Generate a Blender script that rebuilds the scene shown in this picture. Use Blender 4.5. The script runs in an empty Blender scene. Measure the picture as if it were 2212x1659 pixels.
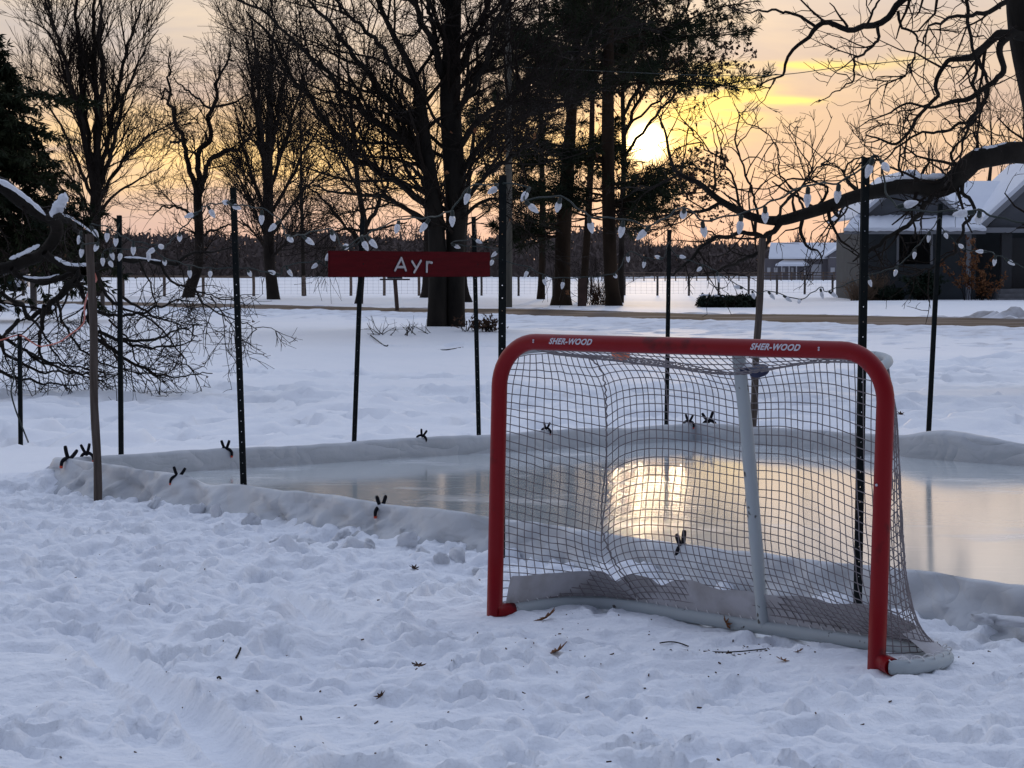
import bpy, bmesh, math, random
import numpy as np
from mathutils import Vector, Matrix

# ------------------------------------------------------------------ camera, sky, sun, exposure
sc = bpy.context.scene
col = sc.collection
R = math.radians
F_PX, CAM_H, CXP, CYP = 4578.0, 1.48, 1106.0, 829.5      # focal length etc. in the units of a 2212 px wide frame
PITCH = math.atan((CYP - 585.0) / F_PX)
cam_d = bpy.data.cameras.new('camera')
cam = bpy.data.objects.new('camera', cam_d); col.objects.link(cam)
cam_d.sensor_width = 36.0; cam_d.lens = 36.0 * F_PX / 2212.0
cam_d.clip_start = 0.1; cam_d.clip_end = 9000
cam.location = (0, 0, CAM_H); cam.rotation_euler = (R(90) - PITCH, 0, 0)
sc.camera = cam

SUN_AZ, SUN_EL = 3.62, 3.42
sun_vec = Vector((math.sin(R(SUN_AZ)) * math.cos(R(SUN_EL)), math.cos(R(SUN_AZ)) * math.cos(R(SUN_EL)), math.sin(R(SUN_EL))))
world = bpy.data.worlds.new('World'); sc.world = world; world.use_nodes = True
nt = world.node_tree; nt.nodes.clear()
def N(t, kind, **kw):
    n = t.nodes.new(kind)
    for k, v in kw.items(): setattr(n, k, v)
    return n
def L(t, a, b): t.links.new(a, b)
def mth(t, op, a, b=None, c=None, clamp=False):
    n = N(t, 'ShaderNodeMath', operation=op); n.use_clamp = clamp
    for i, x in enumerate((a, b, c)):
        if x is None: continue
        if isinstance(x, (int, float)): n.inputs[i].default_value = x
        else: L(t, x, n.inputs[i])
    return n.outputs[0]
def mixc(t, fac, a, b, blend='MIX'):
    n = N(t, 'ShaderNodeMix', data_type='RGBA', blend_type=blend)
    for i, x in ((0, fac), (6, a), (7, b)):
        if isinstance(x, (int, float)): n.inputs[i].default_value = x
        elif isinstance(x, tuple): n.inputs[i].default_value = (*x, 1)
        else: L(t, x, n.inputs[i])
    return n.outputs[2]
def ramp(t, fac, stops, interp='LINEAR'):
    n = N(t, 'ShaderNodeValToRGB'); cr = n.color_ramp; cr.interpolation = interp
    while len(cr.elements) < len(stops): cr.elements.new(0.5)
    for e, (p, c) in zip(cr.elements, stops):
        e.position = p; e.color = (*c, 1) if isinstance(c, tuple) else (c, c, c, 1)
    if fac is not None: L(t, fac, n.inputs[0])
    return n.outputs[0]

def build_world():
    t = nt
    tc = N(t, 'ShaderNodeTexCoord'); nrm = N(t, 'ShaderNodeVectorMath', operation='NORMALIZE'); L(t, tc.outputs['Generated'], nrm.inputs[0])
    sep = N(t, 'ShaderNodeSeparateXYZ'); L(t, nrm.outputs[0], sep.inputs[0])
    x, y, z = sep.outputs
    az = mth(t, 'MULTIPLY', mth(t, 'ARCTAN2', x, y), 57.29578)
    el = mth(t, 'MULTIPLY', mth(t, 'ARCSINE', z), 57.29578)
    dot = N(t, 'ShaderNodeVectorMath', operation='DOT_PRODUCT'); L(t, nrm.outputs[0], dot.inputs[0]); dot.inputs[1].default_value = sun_vec
    cosang = dot.outputs['Value']
    ang = mth(t, 'MULTIPLY', mth(t, 'ARCCOSINE', mth(t, 'MINIMUM', cosang, 0.9999999)), 57.29578)
    # long flat cloud bands
    cv = N(t, 'ShaderNodeCombineXYZ'); L(t, mth(t, 'MULTIPLY', az, 0.16), cv.inputs[0]); L(t, mth(t, 'MULTIPLY', el, 0.85), cv.inputs[1])
    n1 = N(t, 'ShaderNodeTexNoise'); n1.inputs['Scale'].default_value = 1.0; n1.inputs['Detail'].default_value = 5; n1.inputs['Roughness'].default_value = 0.55; n1.inputs['Distortion'].default_value = 0.4
    L(t, cv.outputs[0], n1.inputs['Vector'])
    n2 = N(t, 'ShaderNodeTexNoise'); n2.inputs['Scale'].default_value = 3.2; n2.inputs['Detail'].default_value = 4; L(t, cv.outputs[0], n2.inputs['Vector'])
    band = n1.outputs[0]
    # clear gaps glow warm, cloud stays lavender grey; both change with height
    e01 = mth(t, 'DIVIDE', el, 40.0, clamp=True)
    warm = ramp(t, e01, [(0.0, (0.66, 0.48, 0.46)), (0.035, (0.74, 0.55, 0.50)), (0.055, (0.92, 0.64, 0.42)), (0.095, (1.0, 0.70, 0.40)), (0.14, (0.84, 0.69, 0.55)), (0.20, (0.98, 0.82, 0.66)), (0.33, (1.0, 0.94, 0.90)), (0.6, (0.90, 0.95, 1.09)), (1.0, (0.735, 0.835, 1.09))])
    grey = ramp(t, e01, [(0.0, (0.56, 0.44, 0.46)), (0.035, (0.60, 0.49, 0.51)), (0.06, (0.64, 0.50, 0.48)), (0.10, (0.64, 0.48, 0.42)), (0.15, (0.65, 0.58, 0.56)), (0.22, (0.76, 0.69, 0.66)), (0.33, (0.88, 0.86, 0.87)), (0.6, (0.84, 0.90, 1.05)), (1.0, (0.71, 0.805, 1.05))])
    bf = ramp(t, band, [(0.40, 0.0), (0.66, 1.0)])
    base = mixc(t, bf, grey, warm)
    # away from the sunset: cooler and dimmer
    away = ramp(t, mth(t, 'MULTIPLY_ADD', cosang, 0.5, 0.5), [(0.0, (0.17, 0.19, 0.25)), (0.32, (0.36, 0.40, 0.48)), (0.5, (0.86, 0.88, 0.92)), (0.68, (1.12, 1.12, 1.12)), (0.9, (1.0, 1.0, 1.0)), (1.0, (1.0, 1.0, 1.0))])
    base = mixc(t, 1.0, base, away, 'MULTIPLY')
    # sunlit cloud strips up and right of the sun
    def blob(a0, e0, sa, se, amp):
        da = mth(t, 'DIVIDE', mth(t, 'SUBTRACT', az, a0), sa); de = mth(t, 'DIVIDE', mth(t, 'SUBTRACT', el, e0), se)
        q = mth(t, 'ADD', mth(t, 'MULTIPLY', da, da), mth(t, 'MULTIPLY', de, de))
        return mth(t, 'MULTIPLY', mth(t, 'POWER', 2.71828, mth(t, 'MULTIPLY', q, -1.0)), amp)
    gc = mth(t, 'ADD', blob(9.3, 3.7, 3.4, 1.1, 0.85), mth(t, 'ADD', blob(11.0, 6.2, 3.5, 0.8, 0.5), blob(9.5, 1.6, 5.5, 1.1, 0.6)), clamp=True)
    base = mixc(t, gc, base, (0.63, 0.50, 0.44))
    s = None
    for b in ((5.7, 4.85, 1.0, 0.34, 1.7), (6.6, 5.15, 0.55, 0.09, 1.4), (7.2, 4.5, 0.9, 0.11, 1.6), (6.9, 5.45, 1.6, 0.13, 1.3), (5.3, 4.2, 1.2, 0.42, 1.3), (4.6, 3.5, 1.2, 0.3, 0.8), (8.9, 5.4, 1.3, 0.12, 0.5), (10.5, 5.55, 1.0, 0.12, 0.35)):
        q = blob(*b); s = q if s is None else mth(t, 'ADD', s, q)
    s = mth(t, 'MULTIPLY', s, ramp(t, n2.outputs[0], [(0.36, 0.15), (0.58, 1.25)]), clamp=True)
    base = mixc(t, s, base, (1.25, 0.95, 0.30))
    lft = mth(t, 'MULTIPLY', mth(t, 'ADD', blob(-9.0, 2.9, 4.5, 0.85, 0.95), mth(t, 'ADD', blob(-4.0, 3.0, 2.6, 1.0, 0.8), blob(0.5, 3.4, 2.5, 0.9, 0.6))), ramp(t, n1.outputs[0], [(0.40, 0.25), (0.56, 1.25)]), clamp=True)
    base = mixc(t, lft, base, (1.32, 0.90, 0.42))
    base = mixc(t, mth(t, 'MULTIPLY', blob(6.0, 10.6, 5.0, 2.0, 0.9), ramp(t, n1.outputs[0], [(0.35, 0.7), (0.6, 1.0)]), clamp=True), base, (1.30, 0.98, 0.64))
    g1 = mth(t, 'MULTIPLY', mth(t, 'POWER', 2.71828, mth(t, 'MULTIPLY', mth(t, 'POWER', mth(t, 'DIVIDE', ang, 0.36), 2.0), -1.0)), 13.0)
    g2 = mth(t, 'MULTIPLY', mth(t, 'POWER', 2.71828, mth(t, 'MULTIPLY', mth(t, 'POWER', mth(t, 'DIVIDE', ang, 1.45), 2.0), -1.0)), 0.95)
    g3 = mth(t, 'MULTIPLY', mth(t, 'POWER', 2.71828, mth(t, 'DIVIDE', ang, -3.0)), 0.09)
    def addg(base, g, c):
        cc = N(t, 'ShaderNodeVectorMath', operation='SCALE'); cc.inputs[0].default_value = c; L(t, g, cc.inputs[3])
        return mixc(t, 1.0, base, cc.outputs[0], 'ADD')
    base = addg(base, g1, (1.0, 0.82, 0.42)); base = addg(base, g2, (1.0, 0.55, 0.06)); base = addg(base, g3, (1.0, 0.55, 0.14))
    bg1 = N(t, 'ShaderNodeBackground'); L(t, base, bg1.inputs[0]); bg1.inputs[1].default_value = 0.86
    sky = N(t, 'ShaderNodeTexSky', sky_type='NISHITA'); sky.sun_disc = False; sky.sun_elevation = R(SUN_EL); sky.sun_rotation = R(SUN_AZ); sky.altitude = 300; sky.dust_density = 1.5
    bg2 = N(t, 'ShaderNodeBackground'); L(t, sky.outputs[0], bg2.inputs[0]); bg2.inputs[1].default_value = 0.008
    add = N(t, 'ShaderNodeAddShader'); L(t, bg1.outputs[0], add.inputs[0]); L(t, bg2.outputs[0], add.inputs[1])
    out = N(t, 'ShaderNodeOutputWorld'); L(t, add.outputs[0], out.inputs[0])
build_world()
sd = bpy.data.lights.new('sun', 'SUN'); sd.energy = 0.5; sd.angle = R(2.0); sd.color = (1.0, 0.72, 0.42)
sun = bpy.data.objects.new('sun', sd); col.objects.link(sun); sun.rotation_euler = sun_vec.to_track_quat('Z', 'Y').to_euler(); sun.location = (4, 60, 12)
sc.view_settings.view_transform = 'Standard'; sc.view_settings.look = 'None'; sc.view_settings.exposure = 0.0; sc.view_settings.gamma = 1.0; sc.view_settings.use_curve_mapping = False
sc.render.engine = 'CYCLES'; sc.cycles.use_denoising = True; sc.cycles.max_bounces = 6; sc.cycles.diffuse_bounces = 3; sc.cycles.glossy_bounces = 3; sc.cycles.transparent_max_bounces = 6; sc.cycles.transmission_bounces = 3
sc.cycles.use_adaptive_sampling = True; sc.cycles.adaptive_threshold = 0.012

# ------------------------------------------------------------------ placing: a point seen at (x, y), at distance d or on a level
_c, _s = math.cos(PITCH), math.sin(PITCH)
def ray(x, y):
    a = (x - CXP) / F_PX; b = -(y - CYP) / F_PX
    return np.array([a, _c + b * _s, -_s + b * _c])
def V(x, y, d):
    r = ray(x, y); return np.array([0, 0, CAM_H]) + r * (d / r[1])
def G(x, y, z=0.0):
    r = ray(x, y); return np.array([0, 0, CAM_H]) + r * ((z - CAM_H) / r[2])

# ------------------------------------------------------------------ objects and meshes
def tag(o, label=None, cat=None, group=None, kind=None):
    if label: o['label'] = label
    if cat: o['category'] = cat
    if group: o['group'] = group
    if kind: o['kind'] = kind
    return o
def empty(name, loc=(0, 0, 0), rz=0.0, label=None, cat=None, group=None):
    o = bpy.data.objects.new(name, None); col.objects.link(o); o.location = tuple(loc); o.rotation_euler = (0, 0, rz); o.empty_display_size = 0.1
    return tag(o, label, cat, group)
def rawmesh(name, verts, faces, smooth=False):
    verts = np.asarray(verts, dtype=np.float32).reshape(-1, 3)
    me = bpy.data.meshes.new(name)
    if isinstance(faces, np.ndarray):
        k = faces.shape[1]; nf = len(faces)
        me.vertices.add(len(verts)); me.vertices.foreach_set('co', verts.ravel())
        me.loops.add(nf * k); me.loops.foreach_set('vertex_index', faces.astype(np.int32).ravel())
        me.polygons.add(nf); me.polygons.foreach_set('loop_start', np.arange(0, nf * k, k, dtype=np.int32))
        me.update(calc_edges=True)
    else:
        me.from_pydata([tuple(map(float, v)) for v in verts], [], faces)
    if smooth: me.polygons.foreach_set('use_smooth', np.ones(len(me.polygons), dtype=bool))
    me.update()
    return me
def put(name, me, mat, parent=None, loc=None, kind=None, world_coords=True):
    """link a mesh; world_coords: its vertices are in world space although it hangs under a moved parent"""
    o = bpy.data.objects.new(name, me); col.objects.link(o)
    if mat is not None and not me.materials: me.materials.append(mat)
    if parent is not None:
        o.parent = parent
        if world_coords:
            bpy_m = Matrix.LocRotScale(parent.location, parent.rotation_euler, None)
            if parent.parent is not None: bpy_m = Matrix.LocRotScale(parent.parent.location, parent.parent.rotation_euler, None) @ bpy_m
            o.matrix_parent_inverse = bpy_m.inverted()
    if loc is not None: o.location = tuple(loc)
    if kind: o['kind'] = kind
    return o
class MB:
    def __init__(s): s.v = []; s.f = []; s.n = 0
    def add(s, v, f):
        v = np.asarray(v, float).reshape(-1, 3); s.v.append(v); s.f += [[int(i) + s.n for i in q] for q in f]; s.n += len(v); return s
    def hexa(s, p):           # 8 corners: bottom 0-3, top 4-7
        return s.add(p, [(3, 2, 1, 0), (4, 5, 6, 7), (0, 1, 5, 4), (1, 2, 6, 5), (2, 3, 7, 6), (3, 0, 4, 7)])
    def box(s, lo, hi):
        x0, y0, z0 = lo; x1, y1, z1 = hi
        return s.hexa([(x0, y0, z0), (x1, y0, z0), (x1, y1, z0), (x0, y1, z0), (x0, y0, z1), (x1, y0, z1), (x1, y1, z1), (x0, y1, z1)])
    def prism(s, poly, d):    # polygon points (3d) extruded by vector d
        p = np.asarray(poly, float); n = len(p); q = p + np.asarray(d, float)
        return s.add(np.vstack([p, q]), [tuple(range(n))[::-1], tuple(range(n, 2 * n))] + [(i, (i + 1) % n, n + (i + 1) % n, n + i) for i in range(n)])
    def tube(s, pts, rad, k=8, caps=True):
        v, f = tubes(np.asarray([pts], float), np.asarray([np.broadcast_to(np.asarray(rad, float), (len(pts),))]), k)
        f = [tuple(q) for q in f]
        if caps:
            n = len(pts); f.append(tuple(range(k))[::-1]); f.append(tuple(range((n - 1) * k, n * k)))
        return s.add(v, f)
    def mesh(s, name, smooth=False): return rawmesh(name, np.vstack(s.v), s.f, smooth)
    def build(s, name, mat, parent=None, smooth=False, **kw): return put(name, s.mesh(name, smooth), mat, parent, **kw)
def tubes(P, Rr, k):
    """P (N,n,3) polylines, Rr (N,n) radii -> verts, quads of open tubes"""
    Nb, n, _ = P.shape
    T = np.gradient(P, axis=1); T /= np.linalg.norm(T, axis=2, keepdims=True) + 1e-9
    m = np.abs(T.mean(axis=1)); ref = np.zeros((Nb, 3)); ref[np.arange(Nb), m.argmin(axis=1)] = 1.0
    U = np.cross(T, ref[:, None, :]); U /= np.linalg.norm(U, axis=2, keepdims=True) + 1e-9
    W = np.cross(T, U)
    a = np.arange(k) * 2 * math.pi / k
    ring = U[:, :, None, :] * np.cos(a)[None, None, :, None] + W[:, :, None, :] * np.sin(a)[None, None, :, None]
    Vv = P[:, :, None, :] + ring * Rr[:, :, None, None]
    idx = np.arange(Nb * n * k).reshape(Nb, n, k)
    q = np.stack([idx[:, :-1, :], idx[:, 1:, :], np.roll(idx, -1, 2)[:, 1:, :], np.roll(idx, -1, 2)[:, :-1, :]], axis=-1).reshape(-1, 4)
    return Vv.reshape(-1, 3), q
def resample(pts, n):
    """smooth (Catmull-Rom) resampling of an (m,k) polyline to n points, k may hold extra columns"""
    p = np.asarray(pts, float)
    if len(p) == 2: return p[0] + (p[1] - p[0]) * np.linspace(0, 1, n)[:, None]
    seg = np.linalg.norm(np.diff(p[:, :3], axis=0), axis=1); cum = np.concatenate([[0], np.cumsum(seg)])
    q = np.vstack([2 * p[0] - p[1], p, 2 * p[-1] - p[-2]])
    s = np.linspace(0, cum[-1], n); i = np.clip(np.searchsorted(cum, s, side='right') - 1, 0, len(seg) - 1)
    u = ((s - cum[i]) / seg[i])[:, None]
    p0, p1, p2, p3 = q[i], q[i + 1], q[i + 2], q[i + 3]
    return 0.5 * (2 * p1 + (p2 - p0) * u + (2 * p0 - 5 * p1 + 4 * p2 - p3) * u ** 2 + (3 * p1 - p0 - 3 * p2 + p3) * u ** 3)

# ------------------------------------------------------------------ noise
_prm = np.random.RandomState(7).permutation(512).astype(np.int64); _prm = np.concatenate([_prm, _prm, _prm])
_grd = np.random.RandomState(8).normal(size=(512, 2)); _grd /= np.linalg.norm(_grd, axis=1, keepdims=True)
def pn(x, y, seed=0):
    x = np.asarray(x, float) + seed * 17.31; y = np.asarray(y, float) + seed * 9.77
    xi = np.floor(x).astype(np.int64); yi = np.floor(y).astype(np.int64); xf = x - xi; yf = y - yi
    def g(ix, iy, dx, dy):
        h = _prm[(_prm[ix & 511] + iy) & 511]; return _grd[h, 0] * dx + _grd[h, 1] * dy
    u = xf * xf * xf * (xf * (xf * 6 - 15) + 10); w = yf * yf * yf * (yf * (yf * 6 - 15) + 10)
    a = g(xi, yi, xf, yf); b = g(xi + 1, yi, xf - 1, yf); c = g(xi, yi + 1, xf, yf - 1); d = g(xi + 1, yi + 1, xf - 1, yf - 1)
    return 1.5 * ((a + (b - a) * u) * (1 - w) + (c + (d - c) * u) * w)
def fbm(x, y, sc_, oct_=4, seed=0, rough=0.5):
    r = 0; a = 1.0; f = 1.0 / sc_
    for i in range(oct_): r = r + a * pn(np.asarray(x) * f, np.asarray(y) * f, seed + i); a *= rough; f *= 2.03
    return r
def sstep(a, b, x): t = np.clip((np.asarray(x, float) - a) / (b - a), 0, 1); return t * t * (3 - 2 * t)

# ------------------------------------------------------------------ materials
def material(name, c, rough=0.7, c2=None, scale=4.0, bump=0.0, bscale=None, metallic=0.0, spec=0.5, contrast=(0.35, 0.65), stretch=None, detail=5, noise_rough=None):
    m = bpy.data.materials.new(name); m.use_nodes = True; t = m.node_tree; b = t.nodes['Principled BSDF']
    b.inputs['Base Color'].default_value = (*c, 1); b.inputs['Roughness'].default_value = rough; b.inputs['Metallic'].default_value = metallic; b.inputs['Specular IOR Level'].default_value = spec
    tc = N(t, 'ShaderNodeTexCoord'); src = tc.outputs['Object']
    if stretch:
        mp = N(t, 'ShaderNodeMapping'); mp.inputs['Scale'].default_value = stretch; L(t, src, mp.inputs[0]); src = mp.outputs[0]
    if c2 is not None:
        n = N(t, 'ShaderNodeTexNoise'); n.inputs['Scale'].default_value = scale; n.inputs['Detail'].default_value = detail; L(t, src, n.inputs['Vector'])
        L(t, ramp(t, n.outputs[0], [(contrast[0], c), (contrast[1], c2)]), b.inputs['Base Color'])
        if noise_rough: L(t, ramp(t, n.outputs[0], [(contrast[0], noise_rough[0]), (contrast[1], noise_rough[1])]), b.inputs['Roughness'])
    if bump:
        n = N(t, 'ShaderNodeTexNoise'); n.inputs['Scale'].default_value = bscale or scale * 3; n.inputs['Detail'].default_value = 6; L(t, src, n.inputs['Vector'])
        bp = N(t, 'ShaderNodeBump'); bp.inputs['Strength'].default_value = 1.0; bp.inputs['Distance'].default_value = bump; L(t, n.outputs[0], bp.inputs['Height']); L(t, bp.outputs[0], b.inputs['Normal'])
    return m
M = {}
M['snow'] = material('snow', (0.86, 0.875, 0.90), 0.85, (0.81, 0.83, 0.87), 0.9, 0.012, 34, spec=0.2)
M['field_snow'] = material('field_snow', (0.87, 0.88, 0.90), 0.66, (0.83, 0.85, 0.88), 0.25, 0.012, 7, spec=0.9)
M['snow_lump'] = material('snow_lump', (0.86, 0.875, 0.90), 0.8, (0.80, 0.82, 0.86), 6, 0.006, 40, spec=0.2)
M['dirty_snow'] = material('dirty_snow', (0.62, 0.62, 0.64), 0.85, (0.22, 0.19, 0.165), 1.6, 0.03, 5, contrast=(0.42, 0.72), spec=0.2)
M['bank_snow'] = material('bank_snow', (0.80, 0.82, 0.86), 0.85, (0.55, 0.54, 0.55), 2.2, 0.03, 6, contrast=(0.48, 0.8), spec=0.2)
M['road'] = material('road', (0.085, 0.062, 0.046), 0.95, (0.23, 0.195, 0.17), 0.9, 0.01, 6, contrast=(0.44, 0.70), spec=0.05, stretch=(0.07, 1.0, 1.0))
for _n in M['road'].node_tree.nodes:
    if _n.type == 'MAPPING': _n.inputs['Rotation'].default_value = (0, 0, math.atan(0.95)); _n.vector_type = 'POINT'
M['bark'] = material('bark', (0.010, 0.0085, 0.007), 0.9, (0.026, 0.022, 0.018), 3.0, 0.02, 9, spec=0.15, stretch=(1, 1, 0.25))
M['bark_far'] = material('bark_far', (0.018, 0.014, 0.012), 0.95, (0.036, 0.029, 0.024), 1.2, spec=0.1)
M['bark_pine'] = material('bark_pine', (0.018, 0.012, 0.008), 0.9, (0.040, 0.026, 0.017), 2.0, 0.02, 6, spec=0.1, stretch=(1, 1, 0.3))
M['twig'] = material('twig', (0.018, 0.013, 0.010), 0.85, spec=0.15)
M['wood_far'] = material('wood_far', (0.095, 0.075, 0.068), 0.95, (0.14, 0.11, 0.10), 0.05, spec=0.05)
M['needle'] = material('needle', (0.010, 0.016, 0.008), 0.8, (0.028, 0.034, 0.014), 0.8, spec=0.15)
M['needle_warm'] = material('needle_warm', (0.030, 0.030, 0.010), 0.8, (0.060, 0.050, 0.016), 0.8, spec=0.15)
M['leaf_brown'] = material('leaf_brown', (0.13, 0.048, 0.018), 0.7, (0.22, 0.10, 0.04), 3.0, spec=0.2)
M['leaf_dark'] = material('leaf_dark', (0.045, 0.022, 0.014), 0.7, (0.09, 0.045, 0.022), 3.0, spec=0.2)
# ------------------------------------------------------------------ rink outline and the lie of the land
RL, RF = np.array([-3.12, 14.45]), np.array([1.55, 17.85])
RN, RE = np.array([3.52, 6.85]), np.array([8.30, 10.55])
RINK = [RL, RF, RE, RN]                       # clockwise seen from above
ICE_Z, TOP_Z = 0.055, 0.20
def edge_d(x, y, a, b):                       # distance outside the line a->b (outline runs clockwise: outside is left)
    t = (b - a) / np.linalg.norm(b - a); n = np.array([-t[1], t[0]])
    return (x - a[0]) * n[0] + (y - a[1]) * n[1]
def rink_d(x, y):
    return np.maximum.reduce([edge_d(x, y, RINK[i], RINK[(i + 1) % 4]) for i in range(4)])
GL = np.array([-0.0744, 8.8969]); GA = np.array([0.77181, -0.63585]); GB = np.array([0.63585, 0.77181])
def goal_ab(x, y): return (x - GL[0]) * GA[0] + (y - GL[1]) * GA[1], (x - GL[0]) * GB[0] + (y - GL[1]) * GB[1]
ROAD_K = -0.95
def road_w(x): return 1.0 + 0.060 * np.maximum(np.asarray(x, float) + 2.0, 0)         # the near side widens towards a driveway
def road_u(x, y):                                                                   # metres across, 0 on the centre line
    u = (y - ROAD_K * x - 68.4) * math.cos(math.atan(0.95)); return np.where(u < 0, u / road_w(x), u)
def base_h(x, y):
    x = np.asarray(x, float); y = np.asarray(y, float)
    h = 0.035 * fbm(x, y, 9.0, 3, 3) * sstep(3, 12, y) + 0.06 * fbm(x, y, 40, 2, 5) * sstep(20, 60, y)
    d = rink_d(x, y)
    far = np.maximum(edge_d(x, y, RL, RF), edge_d(x, y, RF, RE))
    def segd(a, b):
        t = (b - a) / np.linalg.norm(b - a); q = np.clip((x - a[0]) * t[0] + (y - a[1]) * t[1], 0, np.linalg.norm(b - a)); return np.hypot(x - a[0] - q * t[0], y - a[1] - q * t[1])
    bank = 0.165 * np.exp(-np.minimum(segd(RL, RF), segd(RF, RE)) / 0.75) * sstep(-0.45, 0.02, far) * (0.85 + 0.35 * fbm(x, y, 0.8, 3, 11))
    h = h + bank
    near = edge_d(x, y, RN, RL)
    h = h + np.where(near > -0.05, (1 - sstep(0.0, 0.4, far)) * 0.035 * np.exp(-np.maximum(near, 0) / 0.22) * (0.6 + 1.4 * np.clip(fbm(x, y, 0.35, 3, 12), -0.4, 1)), 0)
    # low swell round the big tree, the road and its verges
    h = h + 0.16 * np.exp(-(((x + 1.6) / 2.4) ** 2 + ((y - 49.4) / 2.6) ** 2))
    u = road_u(x, y)
    h = h + 0.12 * sstep(-8.5, -4.2, u) * (1 - 0.75 * sstep(8, 30, u))
    h = h + 0.10 * sstep(6, 16, u) * sstep(10, 17, x) * (1 - sstep(150, 220, y))
    return np.where(d < 0.05, -0.10, h)
def mid_h(x, y):
    """wind drift ripples and old footprints of the mid yard"""
    w = sstep(12.5, 15.5, y) * (1 - sstep(36, 50, y)); far = np.maximum(edge_d(x, y, RL, RF), edge_d(x, y, RF, RE))
    r = fbm(x * 0.5, y, 0.8, 4, 21)
    rip = np.clip(r, -0.2, 0.8) * 0.075
    pits = -0.075 * sstep(0.30, 0.50, fbm(x * 0.7, y * 0.55, 0.42, 3, 24)) + 0.035 * sstep(0.34, 0.6, fbm(x * 0.8, y * 0.8, 0.30, 3, 27))
    patch = 0.12 + 0.88 * sstep(-0.15, 0.25, fbm(x * 0.6, y, 4.5, 2, 30) + 0.35 * np.exp(-((y - 23) / 4) ** 2) - 0.5 * sstep(30, 38, y))
    return 1.45 * w * (rip + pits) * patch * sstep(0.0, 0.5, np.maximum(far, edge_d(x, y, RN, RL)))

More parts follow.
